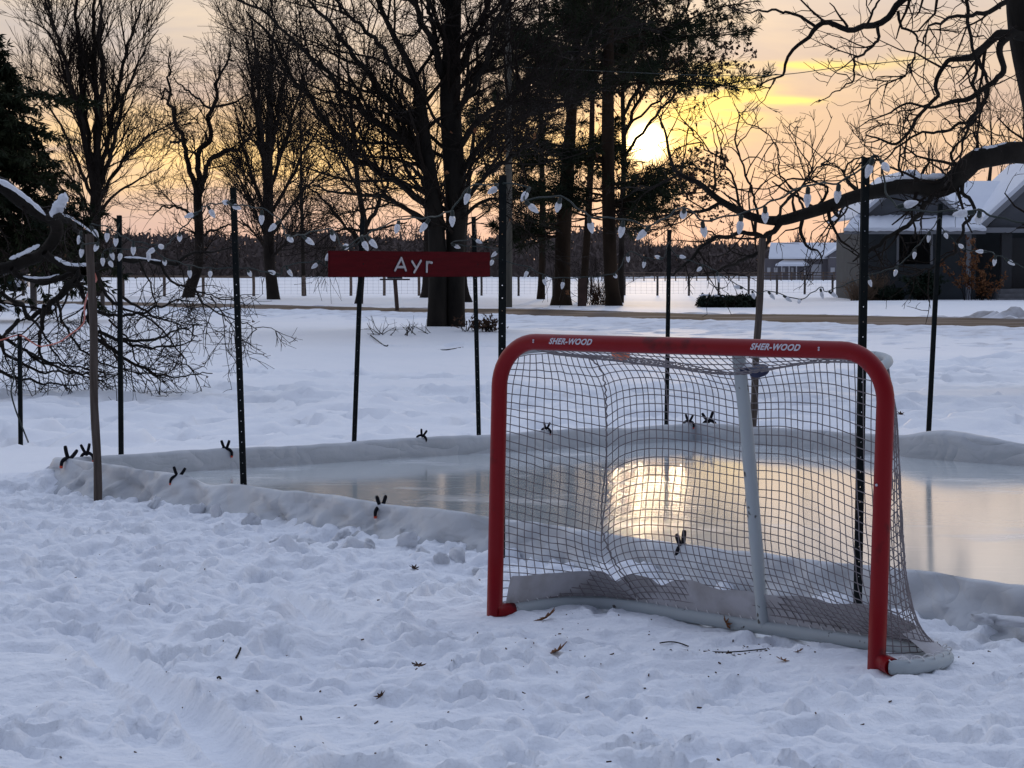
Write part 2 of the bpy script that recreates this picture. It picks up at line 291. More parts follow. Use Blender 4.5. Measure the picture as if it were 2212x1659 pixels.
# near patch: trampled snow as a real height field
NX0, NX1, NY0, NY1, NDX, NDY = -3.95, 3.05, 5.35, 15.2, 0.0130, 0.0200
def near_field():
    xs = np.arange(NX0, NX1 + 1e-6, NDX); ys = np.arange(NY0, NY1 + 1e-6, NDY)
    X, Y = np.meshgrid(xs, ys)
    rs = np.random.RandomState(42)
    w1 = 0.10 * fbm(X, Y, 0.30, 2, 52); w2 = 0.10 * fbm(X, Y, 0.30, 2, 56)
    D = 0.030 * fbm(X, Y, 0.9, 3, 41) + 0.034 * fbm(X * 0.75 + w1, Y + w2, 0.30, 3, 44, 0.45) + 0.030 * sstep(-0.06, 0.26, fbm(X * 0.7 + w2, Y * 0.9 + w1, 0.26, 3, 49)) * (0.55 + 0.5 * fbm(X, Y, 0.5, 2, 58)) + 0.011 * fbm(X * 0.8, Y, 0.11, 3, 47)
    S = np.zeros_like(X)
    def stamp(cx, cy, rad, fn):
        i0 = max(int((cx - rad - NX0) / NDX), 0); i1 = min(int((cx + rad - NX0) / NDX) + 1, len(xs)); j0 = max(int((cy - rad - NY0) / NDY), 0); j1 = min(int((cy + rad - NY0) / NDY) + 1, len(ys))
        if i1 <= i0 or j1 <= j0: return
        sl = (slice(j0, j1), slice(i0, i1)); fn(sl, X[sl] - cx, Y[sl] - cy)
    # boot prints: flat-bottomed pits with a pushed-up rim
    for k in range(460):
        cx, cy = rs.uniform(NX0, NX1), rs.uniform(NY0, NY1) ** 1.0
        a = rs.uniform(0, math.pi); ca, sa = math.cos(a), math.sin(a); ln, wd, dp = rs.uniform(0.10, 0.17), rs.uniform(0.045, 0.08), rs.uniform(0.03, 0.075)
        def fn(sl, dx, dy):
            u = (dx * ca + dy * sa) / ln; w = (-dx * sa + dy * ca) / wd; r = np.sqrt(u * u + w * w) + 0.25 * fbm(X[sl], Y[sl], 0.08, 2, 60 + k % 7)
            S[sl] += -dp * (1 - sstep(0.72, 1.05, r)) + 0.35 * dp * np.exp(-((r - 1.25) / 0.22) ** 2)
        stamp(cx, cy, 0.30, fn)
    # scuffs and sled lines
    GRV = []
    def groove(p, q, wd, dp, rim=0.3):
        p, q = np.array(p), np.array(q); t = (q - p) / np.linalg.norm(q - p); ln = np.linalg.norm(q - p)
        s = (X - p[0]) * t[0] + (Y - p[1]) * t[1]; w = ((X - p[0]) * -t[1] + (Y - p[1]) * t[0]) / wd + 0.25 * fbm(X, Y, 0.25, 2, 70)
        m = sstep(-0.1, 0.15, s) * (1 - sstep(ln - 0.15, ln + 0.1, s))
        GRV.append((m * np.exp(-np.abs(w / 1.6) ** 4), m * (-dp * np.exp(-w ** 4) + rim * dp * np.exp(-((np.abs(w) - 1.5) / 0.3) ** 2))))
    groove(G(175, 1388)[:2], G(430, 1560)[:2], 0.075, 0.060, 0.5); groove(G(425, 1550)[:2], G(560, 1690)[:2], 0.07, 0.055, 0.5)
    groove(G(545, 1268)[:2], G(720, 1352)[:2], 0.06, 0.045, 0.4); groove(G(0, 1405)[:2], G(115, 1408)[:2], 0.07, 0.05, 0.2)
    groove(G(1700, 1600)[:2], G(2212, 1655)[:2], 0.04, 0.02); groove(G(1650, 1500)[:2], G(1850, 1532)[:2], 0.05, 0.02); groove(G(1900, 1560)[:2], G(2212, 1520)[:2], 0.05, 0.02)
    # kicked-up crumbs, clods and slabs
    for k in range(7600):
        cx, cy = rs.uniform(NX0, NX1), rs.uniform(NY0, NY1)
        r = 0.013 + 0.06 * rs.rand() ** 3; hgt = min(r * rs.uniform(0.3, 0.8), 0.028); a = rs.uniform(0, math.pi); st = rs.uniform(0.55, 1.0); ca, sa = math.cos(a), math.sin(a); pw = rs.uniform(1.0, 3.0)
        def fn(sl, dx, dy):
            u = (dx * ca + dy * sa) / r; w = (-dx * sa + dy * ca) / (r * st); q = u * u + w * w
            S[sl] += hgt * np.clip(1 - q ** pw, 0, 1) ** 0.9
        stamp(cx, cy, r * 1.05, fn)
    D = 0.92 * (D + S) + 0.018 * fbm(X * 0.40, Y * 1.1, 0.11, 3, 63)
    for px_, py_, rx_, ry_, k_ in ((60, 1425, 0.30, 0.42, 0.85), (230, 1640, 0.5, 0.22, 0.8), (60, 1500, 0.25, 0.2, 0.6), (700, 1560, 0.35, 0.25, 0.5), (1500, 1560, 0.3, 0.3, 0.6), (2000, 1600, 0.4, 0.25, 0.4), (900, 1330, 0.5, 0.3, 0.4)):
        c_ = G(px_, py_); q_ = ((X - c_[0]) / rx_) ** 2 + ((Y - c_[1]) / ry_) ** 2 + 0.6 * fbm(X, Y, 0.3, 2, 77); D = D * (1 - k_ * np.exp(-np.clip(q_, 0, 50) ** 2))
    for fl_, gr_ in GRV: D = D * (1 - 0.9 * fl_) + gr_
    # the goal has been dragged into place: even the snow round it, a low mound inside
    a, b = goal_ab(X, Y)
    ring = np.exp(-(np.maximum(np.maximum(-a - 0.05, a - 1.95), 0) / 0.12) ** 2) * np.exp(-(np.maximum(np.maximum(-b - 0.10, b - 0.5), 0) / 0.10) ** 2)
    D = D * (1 - 0.62 * ring) + 0.012 * ring + ring * 0.022 * np.exp(-(((a - 0.55) / 0.5) ** 2 + ((b - 0.18) / 0.2) ** 2))
    nearw = edge_d(X, Y, RN, RL)
    D = D * (1 - 0.4 * np.exp(-np.maximum(nearw, 0) / 0.1))
    edge = sstep(0.2, 0.7, X - NX0) * sstep(0.2, 0.6, NX1 - X) * sstep(0.1, 0.5, Y - NY0) * sstep(0.25, 1.5, NY1 - Y)
    rim = 1 - sstep(0.0, 0.2, X - NX0) * sstep(0, 0.2, NX1 - X) * sstep(0, 0.2, Y - NY0) * sstep(0, 0.25, NY1 - Y)
    rd = rink_d(X, Y)
    Z = base_h(X, Y) + np.where(rd < 0.05, 0, D * edge + mid_h(X, Y) * (1 - 0.7 * edge) - 0.03 * rim)
    return xs, ys, X, Y, Z, rd, edge
_xs, _ys, _X, _Y, _Z, _RD, _EDGE = near_field()
def gz(x, y):
    if NX0 + 0.4 < x < NX1 - 0.4 and NY0 + 0.4 < y < NY1 - 0.5:
        return float(_Z[int(round((y - NY0) / NDY)), int(round((x - NX0) / NDX))])
    return float(base_h(x, y) + mid_h(x, y))
def grid_faces(nx, ny, keep=None):
    i = np.arange(nx * ny).reshape(ny, nx)
    q = np.stack([i[:-1, :-1], i[:-1, 1:], i[1:, 1:], i[1:, :-1]], axis=-1)
    return q[keep] if keep is not None else q.reshape(-1, 4)
def build_ground():
    keep = (_RD[:-1, :-1] > -0.09) | (_RD[1:, 1:] > -0.09)
    f = grid_faces(len(_xs), len(_ys), keep)
    used = np.unique(f); remap = np.full(_X.size, -1); remap[used] = np.arange(len(used))
    v = np.stack([_X.ravel(), _Y.ravel(), _Z.ravel()], axis=1)[used]
    o = put('trampled_snow', rawmesh('trampled_snow', v, remap[f], True), M['snow']); tag(o, kind='structure')
    def axis(lo, hi, d, limlo, limhi, g):
        a = list(np.arange(lo, hi + 1e-6, d)); s = d
        while a[-1] < limhi: s *= g; a.append(a[-1] + s)
        s = d
        while a[0] > limlo: s *= g; a.insert(0, a[0] - s)
        return np.array(a)
    gx = axis(-6, 6.0, 0.075, -2500, 2500, 1.085); gy = axis(13.6, 44, 0.10, -400, 4500, 1.05)
    X, Y = np.meshgrid(gx, gy)
    inside = sstep(0.12, 0.5, X - NX0) * sstep(0.12, 0.5, NX1 - X) * sstep(0.12, 0.5, Y - NY0) * sstep(0.18, 0.6, NY1 - Y)
    Z = base_h(X, Y) + mid_h(X, Y) - 0.22 * inside
    o = put('snow_ground', rawmesh('snow_ground', np.stack([X.ravel(), Y.ravel(), Z.ravel()], axis=1), grid_faces(len(gx), len(gy)), True), M['field_snow']); tag(o, kind='structure')
build_ground()

def strip(name, u0, u1, du, x0, x1, dx, hfun, mat):
    xs = np.arange(x0, x1, dx); us = np.arange(u0, u1 + 1e-6, du)
    Xc, U = np.meshgrid(xs, us); k = math.cos(math.atan(0.95)); s = math.sin(math.atan(0.95))
    U0 = U; U = np.where(U < 0, U * road_w(Xc), U)
    X = Xc + U * s; Y = 68.4 + ROAD_K * Xc + U * k
    Z = hfun(X, Y, U0, Xc)
    o = put(name, rawmesh(name, np.stack([X.ravel(), Y.ravel(), Z.ravel()], axis=1), grid_faces(len(xs), len(us))[:, ::-1].copy() if False else grid_faces(len(xs), len(us)), True), mat)
    return tag(o, kind='structure')
strip('road', -3.6, 3.6, 0.5, -90, 60, 0.5, lambda X, Y, U, C: base_h(X, Y) + 0.06 + 0.012 * np.cos(U * 3.2) + 0.01 * fbm(X, Y, 1.5, 2, 80), M['road'])
def bank_h(amp, seed):
    def f(X, Y, U, C):
        um = (U - U.min()) / (U.max() - U.min()); prof = np.sin(np.clip(um, 0, 1) * math.pi) ** 0.8
        n = fbm(X, Y, 0.9, 4, seed, 0.62)
        return base_h(X, Y) - 0.03 + prof * (amp * (0.55 + 0.75 * np.clip(fbm(X, Y, 4.0, 2, seed + 5) + 0.3, 0, 1.2)) + 0.06 * np.clip(n, -0.35, 1))
    return f
strip('snow_bank', -7.4, -3.35, 0.11, -30, 24, 0.11, lambda X, Y, U, C: bank_h(0.02, 90)(X, Y, U, C) + 0.115 * sstep(-5.2, -3.5, U) + 0.035 * np.clip(fbm(X, Y, 0.6, 3, 93), -0.4, 1) * sstep(-5.0, -3.8, U), M['bank_snow'])
strip('ploughed_snow_bank', 3.35, 5.8, 0.11, -22, 24, 0.11, lambda X, Y, U, C: bank_h(0.05, 95)(X, Y, U, C) + 0.28 * np.exp(-((X - 14.6) / 1.1) ** 2) * np.sin(np.clip((U - 3.45) / 2.35, 0, 1) * math.pi) * (0.6 + fbm(X, Y, 0.5, 3, 98)), M['dirty_snow'])

# ------------------------------------------------------------------ ice
def ice_material():
    m = bpy.data.materials.new('ice'); m.use_nodes = True; t = m.node_tree; b = t.nodes['Principled BSDF']
    tc = N(t, 'ShaderNodeTexCoord'); mp = N(t, 'ShaderNodeMapping'); mp.inputs['Rotation'].default_value = (0, 0, R(-40)); mp.inputs['Scale'].default_value = (0.9, 1.5, 1); L(t, tc.outputs['Object'], mp.inputs[0])
    n = N(t, 'ShaderNodeTexNoise'); n.inputs['Scale'].default_value = 0.9; n.inputs['Detail'].default_value = 6; n.inputs['Roughness'].default_value = 0.62; L(t, mp.outputs[0], n.inputs['Vector'])
    frost = ramp(t, n.outputs[0], [(0.56, 0.0), (0.72, 1.0)])
    mp2 = N(t, 'ShaderNodeMapping'); mp2.inputs['Rotation'].default_value = (0, 0, R(25)); mp2.inputs['Scale'].default_value = (0.5, 7.0, 1); L(t, tc.outputs['Object'], mp2.inputs[0])
    ns = N(t, 'ShaderNodeTexNoise'); ns.inputs['Scale'].default_value = 3.0; ns.inputs['Detail'].default_value = 5; ns.inputs['Distortion'].default_value = 1.2; L(t, mp2.outputs[0], ns.inputs['Vector'])
    frost = mth(t, 'ADD', frost, ramp(t, ns.outputs[0], [(0.60, 0.0), (0.70, 0.45)]), clamp=True)
    L(t, mixc(t, frost, (0.68, 0.73, 0.73), (0.84, 0.87, 0.89)), b.inputs['Base Color'])
    L(t, mth(t, 'MULTIPLY_ADD', frost, 0.2, 0.115), b.inputs['Roughness'])
    b.inputs['IOR'].default_value = 2.0; b.inputs['Coat Weight'].default_value = 0.6; b.inputs['Coat Roughness'].default_value = 0.095
    n2 = N(t, 'ShaderNodeTexNoise'); n2.inputs['Scale'].default_value = 5; n2.inputs['Detail'].default_value = 4; L(t, tc.outputs['Object'], n2.inputs['Vector'])
    n3 = N(t, 'ShaderNodeTexNoise'); n3.inputs['Scale'].default_value = 38; n3.inputs['Detail'].default_value = 3; L(t, tc.outputs['Object'], n3.inputs['Vector'])
    b1 = N(t, 'ShaderNodeBump'); b1.inputs['Distance'].default_value = 0.0007; L(t, n2.outputs[0], b1.inputs['Height'])
    b2 = N(t, 'ShaderNodeBump'); b2.inputs['Distance'].default_value = 0.00012; L(t, n3.outputs[0], b2.inputs['Height']); L(t, b1.outputs[0], b2.inputs['Normal'])
    L(t, b2.outputs[0], b.inputs['Normal'])
    return m
def inset(d):
    c = sum(RINK) / 4
    return [p + (c - p) / np.linalg.norm(c - p) * d for p in RINK]
tag(MB().add([(*p, ICE_Z) for p in inset(0.012)][::-1], [(0, 1, 2, 3)]).build('ice', ice_material()), kind='structure')

# ------------------------------------------------------------------ white liner over the boards
M['liner'] = material('liner', (0.56, 0.575, 0.59), 0.4, (0.50, 0.515, 0.53), 3.0, 0.006, 14, spec=0.4)
def crease_bump(m):
    t = m.node_tree; b = t.nodes['Principled BSDF']; old = b.inputs['Normal'].links[0].from_socket
    tc = N(t, 'ShaderNodeTexCoord'); mp = N(t, 'ShaderNodeMapping'); mp.inputs['Scale'].default_value = (1, 1, 1.6); L(t, tc.outputs['Object'], mp.inputs[0])
    hs = None
    for sc_, w_ in ((1.7, 1.0), (4.0, 0.3)):
        n = N(t, 'ShaderNodeTexNoise'); n.inputs['Scale'].default_value = sc_; n.inputs['Detail'].default_value = 1.5; n.inputs['Distortion'].default_value = 0.8; L(t, mp.outputs[0], n.inputs['Vector'])
        h = mth(t, 'MULTIPLY', mth(t, 'POWER', mth(t, 'ABSOLUTE', mth(t, 'SUBTRACT', n.outputs[0], 0.5)), 0.7), w_); hs = h if hs is None else mth(t, 'ADD', hs, h)
    bp = N(t, 'ShaderNodeBump'); bp.inputs['Distance'].default_value = 0.05; bp.inputs['Strength'].default_value = 0.8; L(t, hs, bp.inputs['Height']); L(t, old, bp.inputs['Normal']); L(t, bp.outputs[0], b.inputs['Normal'])
crease_bump(M['liner'])
def build_liner():
    pts, ds = [], 0.025
    per = []
    for i in range(4):
        a, b = RINK[i], RINK[(i + 1) % 4]; ln = np.linalg.norm(b - a); n = int(ln / ds)
        t = (b - a) / ln; nn = np.array([-t[1], t[0]])
        for k in range(n): per.append((a + t * ln * k / n, nn, i, ln * k / n, ln))
    # round the corner normals a little
    nrm = np.array([p[1] for p in per]); K = len(per)
    for _ in range(4): nrm = (np.roll(nrm, 1, 0) + nrm + np.roll(nrm, -1, 0)) / 3
    nrm /= np.linalg.norm(nrm, axis=1, keepdims=True)
    pos = np.array([p[0] for p in per]); side = np.array([p[2] for p in per]); s = np.arange(K) * ds
    prof = [(-0.035, -0.06), (-0.030, 0.05), (-0.024, 0.12), (-0.020, 0.178), (-0.008, 0.200), (0.010, 0.203), (0.026, 0.190), (0.036, 0.160), (0.050, 0.125), (0.066, 0.09), (0.086, 0.055), (0.110, 0.02), (0.14, -0.02), (0.19, -0.09)]
    M_ = len(prof); vs = np.zeros((K, M_, 3))
    near = side == 3; farr = (side == 1)
    zt = 0.014 * fbm(s, s * 0, 1.1, 3, 120) + 0.004 * fbm(s, s * 0, 0.2, 2, 122)
    def bump_at(p, wid, amp):
        d = np.linalg.norm(pos - np.asarray(p)[:2], axis=1); return amp * np.exp(-(d / wid) ** 2)
    zt = zt + bump_at(G(2085, 950, 0.2), 0.42, 0.075) + bump_at(G(1990, 955, 0.2), 0.25, 0.02)
    zt = zt + bump_at(G(445, 1035, 0.2), 0.20, -0.035) + bump_at(G(1440, 905, 0.2), 0.2, 0.02) - bump_at(G(1340, 920, 0.2), 0.25, 0.02)
    s3 = s[near][0]; tn = (RL - RN) / np.linalg.norm(RL - RN)
    def s_at(px, py, z): g = G(px, py, z)[:2]; return s3 + float((g - RN) @ tn)
    CREASE = [(s_at(xa, ya, 0.2), s_at(xb, yb, 0.02), w_, a_) for xa, ya, xb, yb, w_, a_ in ((538, 1042, 622, 1150, 0.030, 0.055), (556, 1048, 664, 1156, 0.022, 0.045), (586, 1055, 700, 1165, 0.020, 0.025), (690, 1075, 760, 1175, 0.022, 0.03), (712, 1080, 800, 1180, 0.018, 0.025), (735, 1085, 880, 1190, 0.022, 0.03), (350, 1025, 300, 1085, 0.03, 0.03), (280, 1015, 236, 1080, 0.025, 0.03), (430, 1040, 470, 1110, 0.03, 0.035), (1000, 1130, 955, 1200, 0.03, 0.03), (160, 1005, 120, 1060, 0.03, 0.04), (1940, 1245, 2010, 1380, 0.03, 0.03), (2120, 1270, 2212, 1390, 0.03, 0.04), (1300, 1180, 1250, 1270, 0.03, 0.035), (1600, 1225, 1680, 1330, 0.03, 0.035))]
    bulge = bump_at(G(2085, 950, 0.2), 0.5, 0.10) * 1.0
    for j, (o, z) in enumerate(prof):
        v = j / (M_ - 1); outw = max(0, (j - 4) / (M_ - 5))
        # diagonal pull folds and slack swags on the outer drape
        fold = fbm(s * 1.0 + outw * 0.35, s * 0 + outw * 0.25, 0.42, 3, 130) * 0.055 - np.abs(fbm(s - outw * 0.55, s * 0 + 0.3, 0.26, 2, 134)) * 0.055 - np.abs(fbm(s * 0.6 + outw * 0.8, s * 0 + 7.3 + outw * 0.5, 0.33, 2, 136)) * 0.05 + 0.02
        cre = 0
        for st_, sb_, w_, a_ in CREASE: cre = cre + a_ * np.exp(-((s - (st_ + (sb_ - st_) * outw)) / w_) ** 2)
        swag = 0.02 * np.abs(fbm(s * 0.8, s * 0 + outw * 1.6, 0.5, 2, 138)) * outw
        o2 = o + outw * (fold + swag) * np.where(near, 1.8, 0.9) + cre * outw ** 0.7 * min(1, outw * 2.2)
        inner = np.where(j <= 4, 1.0, 0.0) * (0.006 * fbm(s, s * 0 + z * 3, 0.5, 3, 140) - bulge * (0.5 if j in (1, 2, 3) else 0.2))
        z2 = z + zt * np.clip(z / 0.2, 0, 1.05) + outw * 0.008 * fbm(s, s * 0 + outw, 0.3, 2, 144)
        vs[:, j, :2] = pos + nrm * (o2 + inner)[:, None]; vs[:, j, 2] = z2
    idx = np.arange(K * M_).reshape(K, M_); nx = np.roll(idx, -1, 0)
    q = np.stack([idx[:, :-1], idx[:, 1:], nx[:, 1:], nx[:, :-1]], axis=-1).reshape(-1, 4)
    o = put('rink_liner', rawmesh('rink_liner', vs.reshape(-1, 3), q, True), M['liner'])
    tag(o, 'white plastic tarp draped over low boards around the ice rink', 'liner')
build_liner()
# ------------------------------------------------------------------ hockey goal
M['red_paint'] = material('red_paint', (0.22, 0.0022, 0.006), 0.42, (0.07, 0.004, 0.006), 14, 0.0006, 30, spec=0.22, contrast=(0.60, 0.72), stretch=(0.5, 1, 0.5))
M['white_paint'] = material('white_paint', (0.40, 0.44, 0.45), 0.5, (0.05, 0.04, 0.035), 17, 0.001, 40, contrast=(0.66, 0.70), detail=3)
M['net_cord'] = material('net_cord', (0.27, 0.245, 0.25), 0.9, (0.20, 0.18, 0.185), 12, spec=0.1)
M['canvas'] = material('canvas', (0.47, 0.46, 0.475), 0.9, (0.36, 0.34, 0.335), 9, 0.003, 60, contrast=(0.40, 0.72), spec=0.1)
M['lace'] = material('lace', (0.68, 0.67, 0.66), 0.9, spec=0.1)
M['lettering'] = material('lettering', (0.55, 0.52, 0.58), 0.5)
goal = empty('hockey_goal', (GL[0], GL[1], 0.0), math.atan2(GA[1], GA[0]), 'red framed hockey goal with white net standing in trampled snow before the rink', 'hockey goal')
LEAN = 0.028
def lean(p): p = np.array(p, float); p[..., 0] += LEAN * p[..., 2]; return p
GW, GZ, GR = 1.833, 1.187, 0.0335
def arc(cx, cz, r, a0, a1, n): return [(cx + r * math.cos(R(a)), 0.0, cz + r * math.sin(R(a))) for a in np.linspace(a0, a1, n)]
path = [(0, 0, -0.05), (0, 0, 0.3), (0, 0, 0.7)] + arc(0.19, GZ - 0.19, 0.19, 180, 90, 12) + [(0.6, 0, GZ), (1.2, 0, GZ)] + arc(GW - 0.19, GZ - 0.19, 0.19, 90, 0, 12) + [(GW, 0, 0.7), (GW, 0, 0.3), (GW, 0, -0.05)]
def poly_tube(mb, pts, r, k): mb.tube(lean(pts), r, k)
mb = MB(); poly_tube(mb, path, GR, 20); frame = mb.build('frame', M['red_paint'], goal, True, world_coords=False)
for a0, a1, b1 in ((0.01, 0.045, 0.07), (GW + 0.01, 1.925, -0.045)):
    mb = MB(); poly_tube(mb, [(a0, 0.0, 0.045), ((a0 + a1) / 2, b1 * 0.4, 0.045), (a1, b1, 0.042)], 0.0325, 14); mb.build('socket', M['red_paint'], goal, True, world_coords=False)
BASE = [(0.03, 0.03), (0.028, 0.10), (0.045, 0.26), (0.085, 0.40), (0.175, 0.485), (0.32, 0.492), (0.50, 0.468), (0.73, 0.431), (0.93, 0.408), (1.09, 0.392), (1.35, 0.367), (1.58, 0.352), (1.76, 0.352), (1.89, 0.335), (1.98, 0.262), (2.005, 0.15), (1.99, 0.05), (1.955, -0.025), (1.915, -0.04)]
base3 = resample([(a, b, 0.040) for a, b in BASE], 90)
mb = MB(); mb.tube(base3, 0.0285, 14); mb.build('base_bar', M['white_paint'], goal, True, world_coords=False)
mb = MB(); mb.tube(lean([(1.093, 0.392, 0.04), (1.075, 0.335, 0.42), (1.06, 0.27, 0.85), (1.04, 0.225, 1.155)]), 0.0265, 14); mb.build('support_post', M['white_paint'], goal, True, world_coords=False)
mb = MB(); mb.tube(lean(resample([(0.05, 0.01, 1.13), (0.06, 0.12, 1.15), (0.15, 0.21, 1.158), (0.4, 0.222, 1.16), (1.0, 0.222, 1.16), (1.55, 0.222, 1.16), (1.70, 0.20, 1.155), (1.775, 0.11, 1.14), (1.78, 0.01, 1.12)], 50)), 0.019, 10); mb.build('top_bar', M['white_paint'], goal, True, world_coords=False)
# net panels
def edge_fn(pts):
    q = resample(pts, 200); return lambda t: q[np.clip((np.asarray(t) * 199).round().astype(int), 0, 199)]
def coons(Bt, Tp, Lf, Rt):
    def S(u, v):
        u = np.asarray(u, float); v = np.asarray(v, float); U, W = u[..., None], v[..., None]
        c00, c10, c01, c11 = Bt(0.), Bt(1.), Tp(0.), Tp(1.)
        return (1 - W) * Bt(u) + W * Tp(u) + (1 - U) * Lf(v) + U * Rt(v) - ((1 - U) * (1 - W) * c00 + U * (1 - W) * c10 + (1 - U) * W * c01 + U * W * c11)
    return S
i_bl, i_br = 24, 74                 # base corners in base3
bz = base3.copy(); bz[:, 2] = 0.075
cre_l = edge_fn(lean([(*bz[i_bl][:2], 0.075), (0.225, 0.45, 0.35), (0.262, 0.41, 0.7), (0.285, 0.35, 1.02), (0.255, 0.27, 1.125)]))
cre_r = edge_fn(lean([(*bz[i_br][:2], 0.075), (1.885, 0.29, 0.12), (1.795, 0.28, 0.21), (1.725, 0.28, 0.4), (1.69, 0.26, 0.8), (1.71, 0.215, 1.12)]))
post_l = edge_fn(lean([(0.015, 0.03, 0.07), (0.0, 0.03, 0.5), (0.0, 0.03, 0.95), (0.055, 0.02, 1.12)]))
post_r = edge_fn(lean([(GW + 0.01, 0.03, 0.07), (GW, 0.03, 0.5), (GW, 0.03, 0.95), (GW - 0.055, 0.02, 1.12)]))
back_top = edge_fn(lean([(0.255, 0.27, 1.125), (0.45, 0.275, 1.122), (0.72, 0.28, 1.105), (1.03, 0.262, 1.072), (1.30, 0.245, 1.12), (1.48, 0.23, 1.142), (1.71, 0.215, 1.12)]))
bar_front = edge_fn(lean([(0.10, 0.025, GZ - 0.018), (0.9, 0.025, GZ - 0.018), (1.74, 0.025, GZ - 0.018)]))
def seg(i0, i1): return edge_fn(bz[i0:i1 + 1])
nrs = np.random.RandomState(5)
def net_panel(name, S, nu, nv, sag, n_s=30, r=0.0021, jitter=0.004, skew=0.0, droop=None):
    P = []
    def off(u, v, p, ph):
        p = p + sag[None, :] * (np.sin(np.pi * np.clip(u, 0, 1)) ** 0.8 * np.sin(np.pi * np.clip(v, 0, 1)) ** 0.8)[:, None]
        if droop is not None: p[:, 2] += droop(u) * np.sin(np.pi * np.clip(v, 0, 1)) ** 0.6
        return p
    t = np.linspace(0, 1, n_s)
    for i in range(nu + 1):
        u = np.clip(i / nu + skew * np.sin(np.pi * t) + 0.0, 0, 1); p = off(u, t, S(u, t), i)
        w = np.sin(np.pi * t)[:, None] * jitter; P.append(p + w * np.stack([pn(t * 9, t * 0 + i * 3.7, s) for s in (1, 2, 3)], axis=1))
    for j in range(nv + 1):
        v = np.full(n_s, j / nv); p = off(t, v, S(t, v), j)
        w = np.sin(np.pi * t)[:, None] * jitter; P.append(p + w * np.stack([pn(t * 9, t * 0 + j * 5.1, s) for s in (4, 5, 6)], axis=1))
    P = np.array(P); v, q = tubes(P, np.full(P.shape[:2], r), 5)
    put(name, rawmesh(name, v, q, True), M['net_cord'], goal, world_coords=False)
net_panel('back_net', coons(seg(i_bl, i_br), back_top, cre_l, cre_r), 43, 31, np.array([0.0, 0.03, 0.0]), n_s=44, droop=lambda u: -0.13 * np.exp(-np.asarray(u) / 0.085) - 0.125 * sstep(0.55, 1.0, u))
lt = edge_fn(lean([(0.055, 0.02, 1.12), (0.15, 0.13, 1.135), (0.255, 0.27, 1.125)]))
net_panel('left_side_net', coons(seg(3, i_bl), lt, post_l, cre_l), 13, 31, np.array([0.0, 0.02, 0.0]), droop=lambda u: -0.13 * np.asarray(u) ** 1.1 - 0.02 * np.sin(np.pi * np.asarray(u)))
rt = edge_fn(lean([(1.71, 0.215, 1.12), (1.77, 0.12, 1.13), (GW - 0.055, 0.02, 1.12)]))
net_panel('right_side_net', coons(seg(i_br, 87), rt, cre_r, post_r), 12, 31, np.array([0.01, 0.0, 0.0]), droop=lambda u: -0.125 * (1 - np.asarray(u)))
tl = edge_fn(lean([(0.10, 0.025, GZ - 0.018), (0.18, 0.15, 1.13), (0.255, 0.27, 1.125)])); tr = edge_fn(lean([(1.74, 0.025, GZ - 0.018), (1.73, 0.12, 1.14), (1.71, 0.215, 1.12)]))
net_panel('top_net', coons(bar_front, back_top, tl, tr), 46, 7, np.array([0, 0, -0.028]))
# gathered cord down the left seam and below the bar
mb = MB(); t = np.linspace(0, 1, 60)
p = cre_l(t); p = p + np.array([0, 0, -0.0]); mb.tube(p + 0.004 * np.stack([np.sin(t * 190), np.cos(t * 190), t * 0], axis=1), 0.0035, 5); mb.build('seam_cord', M['net_cord'], goal, True, world_coords=False)
# canvas skirt inside the foot of the net, laced to the bar
def skirt():
    idx = np.linspace(0, 83, 200); n = len(idx); k = 6
    bb = np.array([base3[int(i)] * (1 - (i - int(i))) + base3[min(int(i) + 1, 89)] * (i - int(i)) for i in idx])
    s = np.linspace(0, 1, n)
    hgt = 0.118 + 0.016 * pn(s * 14, s * 0, 2) - 0.05 * np.exp(-((s - 0.235) / 0.020) ** 2) - 0.03 * np.exp(-((s - 0.34) / 0.02) ** 2) - 0.035 * sstep(0.78, 0.9, s)
    cen = np.array([0.95, 0.1, 0])
    vs = np.zeros((n, k, 3))
    for j in range(k):
        f = j / (k - 1); inw = (cen - bb); inw[:, 2] = 0; inw /= np.linalg.norm(inw, axis=1, keepdims=True)
        vs[:, j] = bb + inw * (0.004 + (0.030 + 0.085 * sstep(0.80, 0.9, s))[:, None] * f + 0.008 * pn(s * 40, s * 0 + f * 2, 9)[:, None] * f); vs[:, j, 2] = 0.066 + hgt * f
    q = grid_faces(k, n)
    put('skirt', rawmesh('skirt', vs.reshape(-1, 3), q, True), M['canvas'], goal, world_coords=False)
    t = np.linspace(0, 1, 900); bp = resample(base3, 900); T = np.gradient(bp, axis=0); T /= np.linalg.norm(T, axis=1, keepdims=True); S = np.cross(T, [0, 0, 1])
    ph = t * 2 * math.pi * 46
    lc = bp - S * (0.006 + 0.014 * np.cos(ph))[:, None] + np.array([0, 0, 1.0]) * (0.030 + 0.010 * np.sin(ph))[:, None]
    mb = MB(); mb.tube(lc, 0.0028, 5); mb.build('lacing', M['lace'], goal, True, world_coords=False)
skirt()
